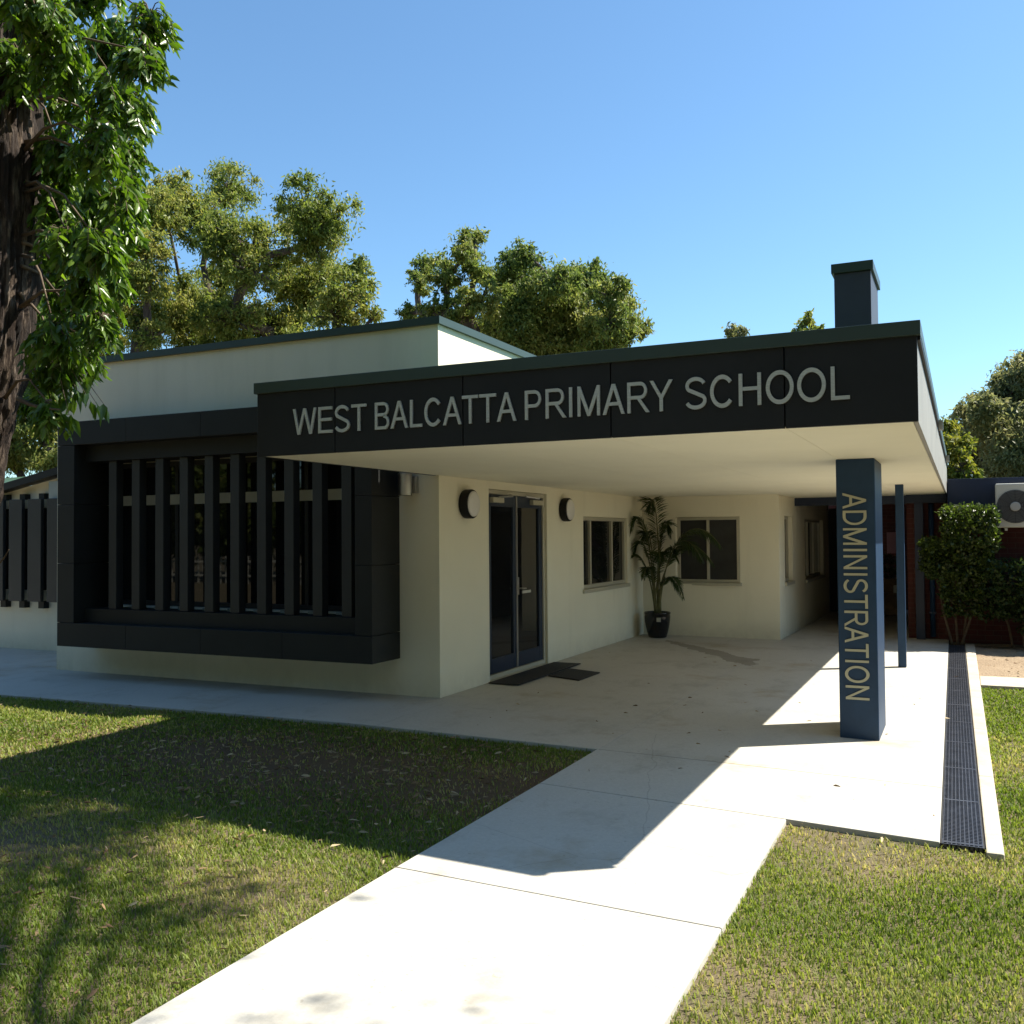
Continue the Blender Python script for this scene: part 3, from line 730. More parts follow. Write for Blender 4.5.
# ---------------------------------------------------------------- potted palm
PX, PY = -4.70, 15.72; pz = gz(PX)
o = MB().lathe((PX, PY, pz), [(.135, .001), (.150, .008), (.172, .08), (.196, .18), (.212, .28), (.218, .35), (.214, .395), (.222, .402), (.225, .425), (.212, .432), (.203, .41), (.200, .385)], 40).build('plant_pot', MT['pot'], loc=(PX, PY, pz), smooth=True)
tag(o, 'black glazed pot standing in the corner of the porch', 'plant pot')
MB().box(PX+.05, PX+.12, PY-.213, PY-.205, pz+.28, pz+.35).build('tag', MT['steel'], o)
PP = thing('potted_palm', (PX, PY, pz+.386), 'tall arching green palm growing from the black pot', 'palm')
MB().lathe((PX, PY, pz+.36), [(.201, 0), (.199, .028), (.05, .032)], 24).build('soil', MT['soil'], PP)
rs = random.Random(3); stems = MB(); LP, LD, LL, LW_ = [], [], [], []
fr = [  # dx, dy of tip, peak height, tip height, leaflet length
    (-.40, -.25, 1.90, 1.45, .34), (-.36, -.10, 1.42, 1.10, .28), (-.10, -.20, 2.10, 1.86, .34), (.20, .12, 1.75, 1.45, .28),
    (1.10, -.10, 1.66, 1.28, .40), (.80, -.25, 1.48, 1.05, .36), (-.50, -.20, 1.20, .90, .20), (.50, -.15, .85, .42, .24),
    (.15, -.30, 1.20, 1.0, .22), (-.25, .15, 1.55, 1.35, .24), (1.0, -.02, 1.40, .98, .34), (-.12, -.35, .95, .75, .18), (.40, .10, 1.30, 1.02, .24)]
for dx, dy, hp, ht, ll in fr:
    ht -= .10; b0 = Vector((PX+rs.uniform(-.05, .05), PY+rs.uniform(-.05, .05), pz+.38))
    p1 = b0+Vector((dx*.10, dy*.10, hp*.62)); p2 = b0+Vector((dx*.50, dy*.50, hp*1.16)); p3 = b0+Vector((dx, dy, ht))
    pts = []
    for k in range(19):
        t_ = k/18; pts.append(b0*(1-t_)**3+p1*3*t_*(1-t_)**2+p2*3*t_*t_*(1-t_)+p3*t_**3)
    stems.tube(pts, [.013*(1-.85*k/18)+.002 for k in range(19)], 6)
    for k in range(170):
        t_ = .34+.66*k/169; i = min(int(t_*18), 17); f_ = t_*18-i
        p = pts[i].lerp(pts[i+1], f_); tg = (pts[i+1]-pts[i]).normalized()
        sd = tg.cross(Vector((0, 0, 1))).normalized()*(1 if k % 2 else -1)
        d_ = (sd*.8+tg*.75+Vector((0, 0, -.55+.55*(1-t_)))+Vector((rs.uniform(-.12, .12), rs.uniform(-.12, .12), rs.uniform(-.12, .12)))).normalized()
        LP.append(p); LD.append(d_); LL.append(ll*math.sin(math.pi*min(1, .22+.72*(t_-.34)/.66))*.9+.04); LW_.append(.014)
stems.build('stem', MT['stem'], PP, smooth=True)
V_, F_, own = leaves(np.array(LP), np.array(LD), np.array(LL), np.array(LW_), .15, True)
rn = RNG.random(len(LP)); fastmesh('fronds', V_, F_, MT['palm'], rn[own], PP)

# ---------------------------------------------------------------- left wing
LWg = thing('classroom_wing', (-13.5, 12, 0), 'low cream wing with finned windows beyond the dark surround', 'building')
yw = 10.42
mb = MB(); wall(mb, 'y', yw, yw+.25, -22, -10.97, -.1, 2.32, [(-21.5, -12.1, .84, 2.28)]); mb.build('wall', MT['cream'], LWg)
mb = MB().poly([(-22, yw, 2.32), (-10.97, yw, 2.32), (-10.97, yw, 2.97), (-14.2, yw, 2.44), (-22, yw, 2.44)]); mb.build('wall', MT['cream'], LWg)
mb = MB()
mb.poly([(-22, yw-.16, 2.54), (-14.2, yw-.16, 2.54), (-10.97, yw-.16, 3.12), (-10.97, yw+8, 4.13), (-14.2, yw+8, 3.55), (-22, yw+8, 3.55)])
mb.build('roof', MT['green_roof'], LWg)
mb = MB()
for (xa, za), (xb, zb) in (((-22, 2.43), (-14.2, 2.43)), ((-14.2, 2.43), (-10.975, 3.0))):
    for yy in (yw-.19, yw-.15): mb.poly([(xa, yy, za), (xb, yy, zb), (xb, yy, zb+.11), (xa, yy, za+.11)])
    mb.poly([(xa, yw-.19, za), (xb, yw-.19, zb), (xb, yw-.002, zb), (xa, yw-.002, za)]); mb.poly([(xa, yw-.19, za+.11), (xb, yw-.19, zb+.11), (xb, yw-.15, zb+.11), (xa, yw-.15, za+.11)])
mb.build('fascia', MT['charcoal'], LWg)
W = MB(); framerect(W, 'y', yw+.04, yw+.1, -21.49, -12.11, .842, 2.278, .05, (-20, -18.4, -16.8, -15.2, -13.6)); w_ = W.build('window', MT['alu'], LWg)
MB().box(-21.44, -12.16, yw+.07, yw+.078, .89, 2.23).build('pane', MT['glass'], w_)
for k in range(18):
    xc = -13.0+.43*(1-k)
    MB().box(xc-.148, xc+.148, yw-.20, yw-.14, .77, 2.36).build('fin', MT['fin'], LWg, bevel=.006)
    xm = -13.40+.435*(2-k)
    boxes('fin_bracket', MT['charcoal'], LWg, [(xm-.06, xm+.06, yw-.10, yw-.002, .66, .78), (xm-.06, xm+.06, yw-.10, yw-.002, 2.36, 2.45)])
    boxes('fin_clamp', MT['alu'], LWg, [(xm-.055, xm+.055, yw-.09, yw-.002, .783, .94), (xm-.055, xm+.055, yw-.09, yw-.002, 2.23, 2.357)])
o = MB().box(-12.78, -12.5, yw-.12, yw-.002, 2.32, 2.63).build('meter_box', MT['conduit'], loc=(-12.64, yw, 2.32), bevel=.005)
tag(o, 'small pale box fixed high on the wing wall', 'meter box')

# ---------------------------------------------------------------- brick building on the right
BR = thing('brick_building', (3, 21, -.1), 'red brick school block with deep navy fascia behind the hedge', 'building')
yb_ = 17.92
MB().box(-.87, 9, yb_, yb_+.25, -.2, 2.50).box(-.87, -.62, yb_+.25, 30, -.2, 2.5).build('wall', MT['brick'], BR)
MB().box(-.215, 9.2, 17.5, 17.55, 2.14, 2.62).build('fascia', MT['navy_dark'], BR, bevel=.004)
MB().box(-.19, 9.2, 17.551, yb_-.001, 2.15, 2.19).build('eave_lining', MT['charcoal'], BR)
MB().slab([(-.2, 17.55), (9.2, 17.55), (9.2, 30), (-.2, 30)], lambda x, y: 2.52+.04*(y-17.5), lambda x, y: 2.60+.04*(y-17.5)).build('roof', MT['green_roof'], BR)
MB().box(-2.779, -.87, 18.09, 18.20, 2.24, 2.50).build('beam', MT['navy_dark'], BR)
MB().box(-.87, -.23, 17.76, 17.9, 2.24, 2.383).build('beam', MT['navy_dark'], BR)
MB().box(-2.779, -.871, 18.201, 24.6, 2.42, 2.5).build('passage_ceiling', MT['charcoal'], BR)
mb = MB(); wall(mb, 'y', 24.3, 24.5, -2.98, -.87, -.2, 2.42, []); mb.build('wall', MT['brick'], BR)
MB().box(-2.77, -2.0, 22.9, 22.96, -.05, 2.3).build('door', MT['charcoal'], BR)
MB().box(-1.62, -1.40, 24.25, 24.29, 1.25, 1.75).build('notice', plain('faded_notice', (.30, .14, .15), .6), BR)
MB().box(-.74, -.60, 17.74, 17.90, gz(-.6)-.02, 2.239).build('post', MT['navy_dark'], BR, bevel=.004)
mb = MB().tube([(-.48, 17.86, -.05), (-.48, 17.86, 2.23)], .042, 14)
mb.build('downpipe', MT['navy'], BR, smooth=True)
MB().box(-.535, -.425, 17.82, 17.918, 1.15, 1.18).build('pipe_bracket', MT['navy_dark'], BR)
MB().box(-.535, -.425, 17.82, 17.918, .35, .38).build('pipe_bracket', MT['navy_dark'], BR)
# timber planter and plant in the passage; white box stands in for a sun spot
o = thing('planter_box', (-1.47, 22.6, -.08), 'timber planter box in the dark passage behind the column', 'planter')
MB().box(-1.78, -1.20, 22.4, 22.8, gz(-1.5), .74).build('box', MT['timber'], o, bevel=.01)
n = 500; P = np.c_[RNG.uniform(-1.75, -1.2, n), RNG.uniform(22.4, 22.8, n), RNG.uniform(.75, 1.22, n)]
V_, F_, _ = leaves(P, unit(RNG.normal(size=(n, 3))+[0, 0, .4]), RNG.uniform(.06, .12, n), RNG.uniform(.02, .04, n))
fastmesh('foliage', V_, F_, MT['shrub_leaf'], RNG.random(n), o)
o = MB().box(-1.36, -1.22, 22.1, 22.3, .44, .60).build('sun_spot_box', MT['white'], loc=(-1.3, 22.2, .44), bevel=.004)
tag(o, 'small white box on the passage bench, standing in for a sun spot', 'sun_spot_box')
o = thing('bench', (-1.4, 22.2, -.08), 'low dark bench in front of the passage planter', 'bench')
MB().box(-1.8, -1.15, 22.02, 22.38, .40, .438).build('seat', MT['timber'], o)
for x in (-1.76, -1.24): MB().box(x, x+.05, 22.05, 22.35, gz(-1.4), .399).build('leg', MT['charcoal'], o)

# air conditioner outdoor unit
A = thing('air_conditioner', (.98, 17.7, 1.82), 'cream wall mounted air conditioner with round black fan guard', 'air conditioner')
ya = 17.26; ax0, ax1, az0, az1 = .495, 1.36, 1.80, 2.51
MB().box(ax0, ax1, ya, 17.495, az0, az1).build('casing', MT['white'], A, bevel=.02)
fcx, fcz = .775, 2.137
mb = MB()
for r_ in [.07+.0245*k for k in range(9)]:
    ring = [(fcx+r_*math.cos(R(a)), ya-.022, fcz+r_*math.sin(R(a))) for a in range(0, 361, 12)]
    mb.tube(ring, .0028, 5, False)
for a in range(0, 360, 30): mb.tube([(fcx+.06*math.cos(R(a)), ya-.02, fcz+.06*math.sin(R(a))), (fcx+.265*math.cos(R(a)), ya-.02, fcz+.265*math.sin(R(a)))], .0025, 5)
mb.build('fan_guard', MT['black'], A)
MB().lathe((fcx, ya-.002, fcz), [(.262, -.008), (.262, .001)], 48, 'y').build('fan_opening', plain('fan_shadow', (.10, .10, .095), .7, bstr=0), A)
MB().lathe((fcx, ya-.03, fcz), [(.062, -.012), (.075, -.004), (.075, .008)], 24, 'y').build('fan_hub', plain('fan_hub_grey', (.30, .30, .28), .5, bstr=0), A)
for x in (.62, 1.25): MB().box(x, x+.04, ya+.02, 17.918, az0-.05, az0-.002).build('bracket', MT['steel'], A)

# ---------------------------------------------------------------- plants
def tree_obj(name, label, cat, clumps, base, r0, leafm, barkm, leafL, leafW, dens, group=None, hang=.55, sub=24, subr=.62, shellb=.35, trunk_top=None, twigs=True, maxl=60000, names=('trunk', 'crown')):
    """clumps: (centre Vector, radius); dens = leaves per m2 of clump outline"""
    T = thing(name, base, label, cat, group)
    base = Vector(base); cs = sorted(clumps, key=lambda c: (c[0]-base).length)
    tt = Vector(trunk_top) if trunk_top else base+Vector((0, 0, max(.5, (cs[0][0].z-base.z)*.75)))
    mb = MB(); K_ = 10
    nodes = [base.lerp(tt, k/K_)+Vector((.12*math.sin(k*.9+base.x), .1*math.cos(k*.7+base.y), 0))*(k/K_)*(tt-base).length*.12 for k in range(K_+1)]
    par = {i: i-1 for i in range(1, len(nodes))}; cnt0 = len(nodes); leafn = []
    for c, r_ in cs:
        best = min(range(max(0, 5), len(nodes)), key=lambda i: (nodes[i]-c).length*1.0+(nodes[i]-base).length*.35+(3 if nodes[i].z > c.z+.5 else 0))
        a = nodes[best]; ml = (c-a).length; prev = best; k = max(2, int(ml/.7))
        for q in range(1, k+1):
            t_ = q/k; p = a.lerp(c-Vector((0, 0, r_*.15)), t_)+Vector((random.uniform(-1, 1), random.uniform(-1, 1), random.uniform(-.3, 1)))*ml*.06*math.sin(math.pi*t_)
            nodes.append(p); par[len(nodes)-1] = prev; prev = len(nodes)-1
        leafn.append(prev)
    wgt = [0.0]*len(nodes)
    for l in leafn:
        i = l
        while True:
            wgt[i] += 1
            if i == 0: break
            i = par[i]
    tot_ = len(leafn); rad = [r0*((max(w_, .30)/tot_)**.62) for w_ in wgt]
    kids = {}
    for c_, p_ in par.items(): kids.setdefault(p_, []).append(c_)
    def chain(st, first):
        seq = [st, first]; 
        while kids.get(seq[-1]): 
            ks = sorted(kids[seq[-1]], key=lambda k: -wgt[k])
            for k2 in ks[1:]: pend.append((seq[-1], k2))
            seq.append(ks[0])
        return seq
    pend = [(0, 1)]
    while pend:
        a, b_ = pend.pop(); sq = chain(a, b_)
        rr = [rad[i] for i in sq]; rr[0] = min(rr[0], rr[1]*1.15)
        if sq[0] == 0: rr[0] = r0*1.25
        mb.tube([nodes[i] for i in sq], rr, 9)
    # leaf clumps
    Ps, Ns = [], []
    for (c, r_), ln in zip(cs, leafn):
        nl = int(dens*1.55*r_*r_*3.14); c = np.array(c)
        sc = unit(RNG.normal(size=(sub, 3)))*(RNG.uniform(.15, 1.18, (sub, 1))**.8)*r_*np.array([1, 1, .88])
        for s_ in sc:
            if twigs: mb.tube([nodes[ln], nodes[ln].lerp(Vector(c+s_), .6)+Vector((0, 0, .08*r_)), Vector(c+s_)], [rad[ln]*.5, rad[ln]*.3, .006], 4)
        sr = RNG.uniform(.45, 1.25, (sub, 1))*subr
        w_ = (sr[:, 0]**2)*RNG.uniform(.6, 1.4, sub); k = RNG.choice(sub, nl, p=w_/w_.sum())
        el = RNG.uniform(.6, 1.35, (sub, 3))*np.array([1, 1, .75])
        rr = np.abs(RNG.normal(0, .52, (nl, 1)))
        pt = c+sc[k]+unit(RNG.normal(size=(nl, 3)))*rr*r_*sr[k]*el[k]
        far = RNG.random(nl) < .07; pt[far] = c+unit(RNG.normal(size=(int(far.sum()), 3)))*RNG.uniform(.3, 1.12, (int(far.sum()), 1))*r_
        rr_ = np.linalg.norm((pt-c)/[1, 1, .95], axis=1)/r_; lim = RNG.uniform(1.12, 1.42, nl); o_ = rr_ > lim; pt[o_] = c+(pt[o_]-c)*(lim[o_]/rr_[o_]*RNG.uniform(.8, 1, o_.sum()))[:, None]
        Ps.append(pt); Ns.append(np.repeat(RNG.uniform(-.15, .15), nl)+RNG.uniform(-.25, .25, sub)[k])
    P = np.concatenate(Ps); tint = np.concatenate(Ns)
    if len(P) > maxl: kk = RNG.choice(len(P), maxl, replace=False); P = P[kk]; tint = tint[kk]
    n = len(P); D = unit(RNG.normal(size=(n, 3))+np.array([0, 0, -hang*2]))
    V_, F_, _ = leaves(P, D, RNG.uniform(.7, 1.35, n)*leafL, RNG.uniform(.7, 1.3, n)*leafW)
    mb.build(names[0], barkm, T, smooth=True, recalc=False)
    fastmesh(names[1], V_, F_, leafm, np.clip(RNG.normal(.5, .2, n)+tint, 0, 1), T)
    return T
def clumps_px(lst, Y, zj=1.6, extra=()):
    out = []; rs_ = random.Random(int(Y*10))
    for px, py, rp in lst:
        yy = Y+rs_.uniform(-zj, zj); p = at(px, py, yy); d = (p-CAM).dot(fw); out.append((p, rp*d/FPX*1.16))
    for e in extra: out.append(e)
    return out
def gbase(px, Y): p = at(px, 560, Y); return (p.x, Y, gz(p.x)-.03)

GA = [(172,196,24),(228,186,24),(198,215,26),(226,226,28),(160,208,22),(252,243,30),(308,206,25),(330,220,27),(312,240,26),(290,222,14),(358,268,13),(361,290,15),(346,292,20),
      (316,287,30),(288,275,24),(255,268,24),(222,285,28),(190,296,24),(176,312,24),(200,322,28),(232,315,28),(268,322,26),(302,315,28),(337,315,24),(374,314,8),
      (262,355,30),(210,360,30),(310,355,28),(345,345,18)]
cl = clumps_px(GA, 25, 2.2)
tree_obj('gum_tree', 'largest spreading gum tree rising behind the left parapet', 'tree', cl, gbase(268, 25), .42, MT['gum'], MT['bark'], .15, .052, 1500, 'gum trees behind the school', trunk_top=tuple(at(264, 330, 25)), maxl=120000)
GA += [(200,248,22),(270,225,22),(285,245,20),(205,270,22),(330,262,22),(240,262,20),(160,290,22),(330,330,22)]
GA = [g for g in GA]
GB = [(150,212,22),(146,245,20),(148,278,18),(118,262,26),(120,300,26),(140,315,18),(95,335,28),(60,320,30),(95,240,28),(60,270,28),(150,335,16),(40,360,24)]
cl = clumps_px(GB, 22, 1.5)
tree_obj('gum_tree', 'yellowish gum tree half hidden behind the near tree leaves', 'tree', cl, gbase(100, 22), .34, MT['gum'], MT['bark'], .145, .05, 1450, 'gum trees behind the school', maxl=60000)
GC = [(477,236,11),(465,247,16),(428,266,16),(447,277,17),(476,268,18),(418,281,11),(408,312,10),(432,310,16),(462,312,20),(480,300,18),(456,335,20)]
cl = clumps_px(GC, 24, .9)
tree_obj('gum_tree', 'sparse upright gum tree with sky showing through, mid skyline', 'tree', cl, gbase(469, 24), .24, MT['gum_green'], MT['bark'], .14, .048, 1300, 'gum trees behind the school', trunk_top=tuple(at(468, 300, 24)), sub=16, subr=.5)
GD = [(526,253,13),(518,268,18),(506,285,24),(550,277,22),(570,284,20),(597,277,17),(612,294,18),(624,307,17),(641,328,9),(556,305,28),(526,312,28),(586,312,28),(612,326,22),(570,336,26),(526,336,26),(497,327,24),(550,350,26),(600,348,22)]
cl = clumps_px(GD, 25.5, 1.6)
tree_obj('gum_tree', 'dense rounded gum tree in the middle of the skyline', 'tree', cl, gbase(560, 25.5), .34, MT['gum_green'], MT['bark'], .14, .050, 1600, 'gum trees behind the school', maxl=100000)
cl = clumps_px([(731,330,6),(741,333,6),(736,345,10),(728,352,9)], 38, .3)
tree_obj('distant_tree', 'tiny tree top showing over the canopy, left one', 'tree', cl, gbase(736, 38), .12, MT['olive'], MT['bark'], .17, .08, 900, 'tree tops over the canopy')
cl = clumps_px([(806,322,7),(803,330,8),(818,329,5),(809,340,10)], 38, .3)+[(at(809.5, 312, 38), .10)]
tree_obj('distant_tree', 'tiny tree top with a thin upright shoot beside the column top', 'tree', cl, gbase(808, 38), .12, MT['gum'], MT['bark'], .17, .08, 900, 'tree tops over the canopy')
GE = [(1015,374,18),(1004,381,10),(978,400,10),(970,411,11),(988,409,15),(1008,400,20),(991,428,26),(968,432,16),(1012,425,26),(985,452,26),(1012,452,26),(1040,430,30),(1050,400,28),(1070,450,30),(1000,480,26),(1040,480,28),(1040,370,22)]
cl = clumps_px(GE, 33, 1.8)
tree_obj('olive_tree', 'greyish olive green tree above the navy roof at right', 'tree', cl, gbase(1015, 33), .36, MT['olive'], MT['bark'], .15, .055, 1500, 'trees above the brick block', sub=26, subr=.65, maxl=100000)
cl = clumps_px([(952,428,12),(946,446,11),(960,448,13),(950,468,15),(964,470,12),(955,490,14)], 27, .5)
tree_obj('lime_tree', 'small bright yellow green tree just right of the canopy end', 'tree', cl, gbase(955, 27), .13, MT['lime'], MT['bark'], .12, .06, 1300, 'trees above the brick block')
cl = clumps_px([(20,405,24),(45,430,24),(15,445,26),(50,462,22),(30,390,20),(60,400,14),(-20,430,30),(75,470,20)], 20, .8)
tree_obj('bushy_tree', 'bushy tree seen between the near trunk and the dark surround', 'tree', cl, gbase(30, 20), .22, MT['gum_green'], MT['bark'], .14, .05, 1500)

# hedge shrubs beside the passage
def shrub(name, label, boxes, base, leafm, L_, W__, n, stems_, group=None, up_=.5):
    T = thing(name, base, label, 'shrub', group); mb = MB()
    for a, b_ in stems_:
        m_ = (Vector(a)+Vector(b_))/2+Vector((random.uniform(-.05, .05), random.uniform(-.05, .05), 0))
        mb.tube([a, m_, b_], [.022, .018, .010], 7)
    vol = np.array([(b[1]-b[0])*(b[3]-b[2])*(b[5]-b[4]) for b in boxes]); P = []
    for b, v_ in zip(boxes, vol):
        k = int(n*v_/vol.sum()); q = RNG.uniform(-1, 1, (k, 3)); ax = RNG.integers(0, 3, k); e = RNG.random(k) < .6
        q[np.arange(k)[e], ax[e]] = np.sign(q[np.arange(k)[e], ax[e]])*RNG.uniform(.8, 1.03, e.sum())
        q *= (1+.07*np.sin(q[:, [1]]*7+q[:, [0]]*5)+.05*np.sin(q[:, [2]]*9+q[:, [0]]*4)); q += RNG.normal(0, .05, q.shape); c = np.array([(b[0]+b[1])/2, (b[2]+b[3])/2, (b[4]+b[5])/2]); h_ = np.array([(b[1]-b[0])/2, (b[3]-b[2])/2, (b[5]-b[4])/2])
        P.append(c+q*h_)
        for _ in range(14):
            e_ = c+np.array([random.uniform(-.8, .8), random.uniform(-.8, .8), random.uniform(-.8, .8)])*h_; s0 = Vector(stems_[0][1])
            mb.tube([s0, Vector(e_)], [.008, .004], 4)
    P = np.concatenate(P); k = len(P)
    V_, F_, _ = leaves(P, unit(RNG.normal(size=(k, 3))+[0, -.2, up_]), RNG.uniform(.7, 1.3, k)*L_, RNG.uniform(.8, 1.2, k)*W__)
    mb.build('stems', MT['twig'], T, smooth=True, recalc=False); fastmesh('foliage', V_, F_, leafm, np.clip(RNG.normal(.5, .22, k), 0, 1), T)
shrub('clipped_shrub', 'square clipped shrub on bare stems with a sunlit top, beside the air conditioner',
      [(-.28, .50, 16.75, 17.42, 1.50, 2.13), (-.48, .42, 16.8, 17.42, 1.0, 1.58), (-.62, -.28, 16.9, 17.4, 1.12, 1.62), (-.32, .30, 16.9, 17.4, .68, 1.05), (-.28, .22, 16.95, 17.35, .38, .75)],
      (-.08, 17.3, -.1), MT['hedge_leaf'], .066, .040, 11000,
      [((-.10, 17.3, -.12), (-.12, 17.3, 1.1)), ((-.02, 17.35, -.12), (.10, 17.3, 1.0)), ((-.18, 17.3, -.12), (-.38, 17.35, 1.0)), ((-.05, 17.25, -.12), (.25, 17.2, .9))])
shrub('leafy_shrub', 'loose darker shrub under the air conditioner at the frame edge',
      [(.45, 1.5, 16.75, 17.6, .45, 1.25), (.25, .8, 16.9, 17.5, .35, .85), (.9, 2.3, 16.7, 17.6, .15, 1.05)],
      (.9, 17.2, -.1), MT['shrub_leaf'], .07, .04, 9000,
      [((.85, 17.2, -.12), (.8, 17.2, .8)), ((1.1, 17.3, -.12), (1.3, 17.2, .8)), ((.7, 17.3, -.12), (.5, 17.3, .6))])

# ---------------------------------------------------------------- near tree at the left
NT = thing('street_tree', (-7.35, 5.0, -.03), 'rough barked leafy tree close by at the left edge', 'tree')
edge = [(-.05, -7.12), (.6, -7.02), (1.2, -6.88), (1.72, -6.76), (2.64, -6.52), (3.1, -6.40), (3.6, -6.33), (4.5, -6.33), (5.5, -6.38), (6.6, -6.30)]
def exr(z):
    for (z0_, a), (z1_, c_) in zip(edge, edge[1:]):
        if z <= z1_: return a+(c_-a)*(z-z0_)/(z1_-z0_)
    return edge[-1][1]
NTH, NZ = 190, 420; V_ = []
for i in range(NZ+1):
    z = -.05+6.65*i/NZ; rr = .34-.012*z+.16*math.exp(-max(z, 0)*2.2); cx_ = exr(z)-.29-rr*1.62
    for k in range(NTH):
        th = 2*math.pi*k/NTH; c_, s_ = math.cos(th), math.sin(th)
        q = Vector((c_*3.2, s_*3.2, z*.75)); q2 = Vector((c_*8+2, s_*8, z*1.4))
        rdg = abs(mnoise.noise(q))*.7+abs(mnoise.noise(q2))*.6+.75*abs(mnoise.noise(Vector((c_*15, s_*15, z*2.2+3))))+.25*mnoise.noise(Vector((c_*34, s_*34, z*8)))
        r2 = rr-.03+.10*rdg+.02*math.cos(3*th+z*.6)
        V_.append((cx_+r2*c_, 5.0+r2*s_+.04*z, z))
V_ = np.array(V_); a = np.arange(NZ*NTH).reshape(NZ, NTH); nx = np.roll(a, -1, 1)
F_ = np.stack([a, nx, nx+NTH, a+NTH], -1).reshape(-1, 4)
o = fastmesh('trunk', V_, F_, MT['bark_near'], None, NT)
for p in o.data.polygons: p.use_smooth = True
# limbs and hanging twigs with real leaves
mb = MB(); tw = MB(); LP, LD, LL = [], [], []; rs = random.Random(11)
tips = []
NC = [(60,200,26),(95,190,26),(122,195,20),(70,240,28),(98,240,24),(126,228,14),(60,285,26),(88,285,22),(112,275,14),(55,330,24),(85,325,24),(104,318,12),(60,365,16),(85,352,14),(60,150,30),(100,140,30),(125,150,22),
      (70,95,32),(115,90,32),(135,110,20),(30,120,30),(60,45,34),(110,35,34),(20,60,34),(140,50,24),(150,15,22),(90,-15,34),(35,5,34),(38,395,8),(50,405,7)]
limbs = {}
for px, py, rp in NC:
    Y = rs.uniform(4.7, 6.3); c_ = at(px, py, Y); d_ = (c_-CAM).dot(fw); r_ = rp*.84*d_/FPX
    zb = min(6.3, max(2.6, c_.z+rs.uniform(.1, .7))); s0 = Vector((exr(zb)-.45, 5.05+.04*zb, zb))
    m_ = s0.lerp(c_, .55)+Vector((0, 0, .18)); mb.tube([s0, s0.lerp(m_, .5)+Vector((0, 0, .06)), m_, c_], [.017, .013, .009, .005], 7)
    for q in range(int(8+rp*1.35)):
        u_ = Vector((rs.gauss(0, 1), rs.gauss(0, 1), rs.gauss(0, 1))).normalized()*r_*rs.uniform(.35, 1.0); st = c_+u_
        tw.tube([c_, c_.lerp(st, .6)+Vector((0, 0, .03)), st], [.006, .004, .003], 4)
        hd = rs.uniform(0, 6.28); ln = rs.uniform(.11, .28); pts = [st]
        for k in range(5): pts.append(pts[-1]+Vector((math.cos(hd)*.35, math.sin(hd)*.35, -.30-.17*k)).normalized()*ln/5)
        tw.tube(pts, .002, 3)
        for k in range(11):
            t_ = k/11*5; i = min(int(t_), 4); p = pts[i].lerp(pts[i+1], t_-i)
            d2 = Vector((math.cos(hd+(1.1 if k % 2 else -1.1))*.75+rs.gauss(0, .25), math.sin(hd+(1.1 if k % 2 else -1.1))*.75+rs.gauss(0, .25), -.75+rs.gauss(0, .32))).normalized()
            LP.append(p); LD.append(d2); LL.append(rs.uniform(.06, .115))
# foliage around and behind the trunk, which keeps it in shade
for px, py, rp in ((48,215,20),(50,255,20),(50,295,18),(48,330,16),(58,200,20),(45,190,20),(45,230,18),(42,270,18),(40,310,18),(45,345,16),(70,310,22),(75,200,24),(75,260,24),(80,230,22),(60,250,22),(40,150,26),(100,215,20),(90,300,20)):
    c_ = at(px, py, rs.uniform(6.0, 7.2)); d_ = (c_-CAM).dot(fw); r_ = rp*d_/FPX
    tw.tube([c_+Vector((-.35, -.3, .3)), c_], [.006, .004], 4)
    for q in range(int(26)):
        st = c_+Vector((rs.gauss(0, 1), rs.gauss(0, 1.3), rs.gauss(0, 1))).normalized()*r_*rs.uniform(.2, 1.05); tw.tube([c_, st], [.005, .003], 4)
        for k in range(14):
            LP.append(st+Vector((rs.gauss(0, .07), rs.gauss(0, .07), rs.gauss(-.05, .09)))); LD.append(Vector((rs.gauss(0, .5), rs.gauss(0, .5), -.9+rs.gauss(0, .3))).normalized()); LL.append(rs.uniform(.06, .115))
# low sprigs that hang in front of the wall
root_ = at(48, 345, 5.3)
for px, py, n_ in ((79,361,5),(72,352,5),(68,378,5),(77,390,6),(87,396,6),(97,404,4),(107,408,4),(90,364,4),(99,366,4),(69,414,5),(62,372,5),(60,395,5),(86,380,4),(72,398,4),(56,385,5),(63,350,6),(80,345,5)):
    Y = rs.uniform(5.1, 5.4); e_ = at(px, py, Y); tw.tube([root_, root_.lerp(e_, .5)+Vector((0, 0, .07)), e_], [.007, .004, .002], 5)
    for k in range(n_):
        LP.append(e_+Vector((rs.gauss(0, .018), rs.gauss(0, .03), rs.gauss(0, .018)))); LD.append(Vector((rs.gauss(.05, .32), rs.gauss(0, .3), -1)).normalized()); LL.append(rs.uniform(.09, .14))
# pale bare twigs at the trunk
pB = [at(18, 398, 5.1), at(30, 404, 5.1), at(45, 408, 5.0), at(60, 409, 4.95)]
mb.tube(pB, [.022, .016, .011, .006], 6); MB().tube([at(0, 562, 5.0), at(5, 556, 4.9), at(9, 549, 4.85)], [.008, .006, .003], 5).build('twig', MT['twig'], NT)
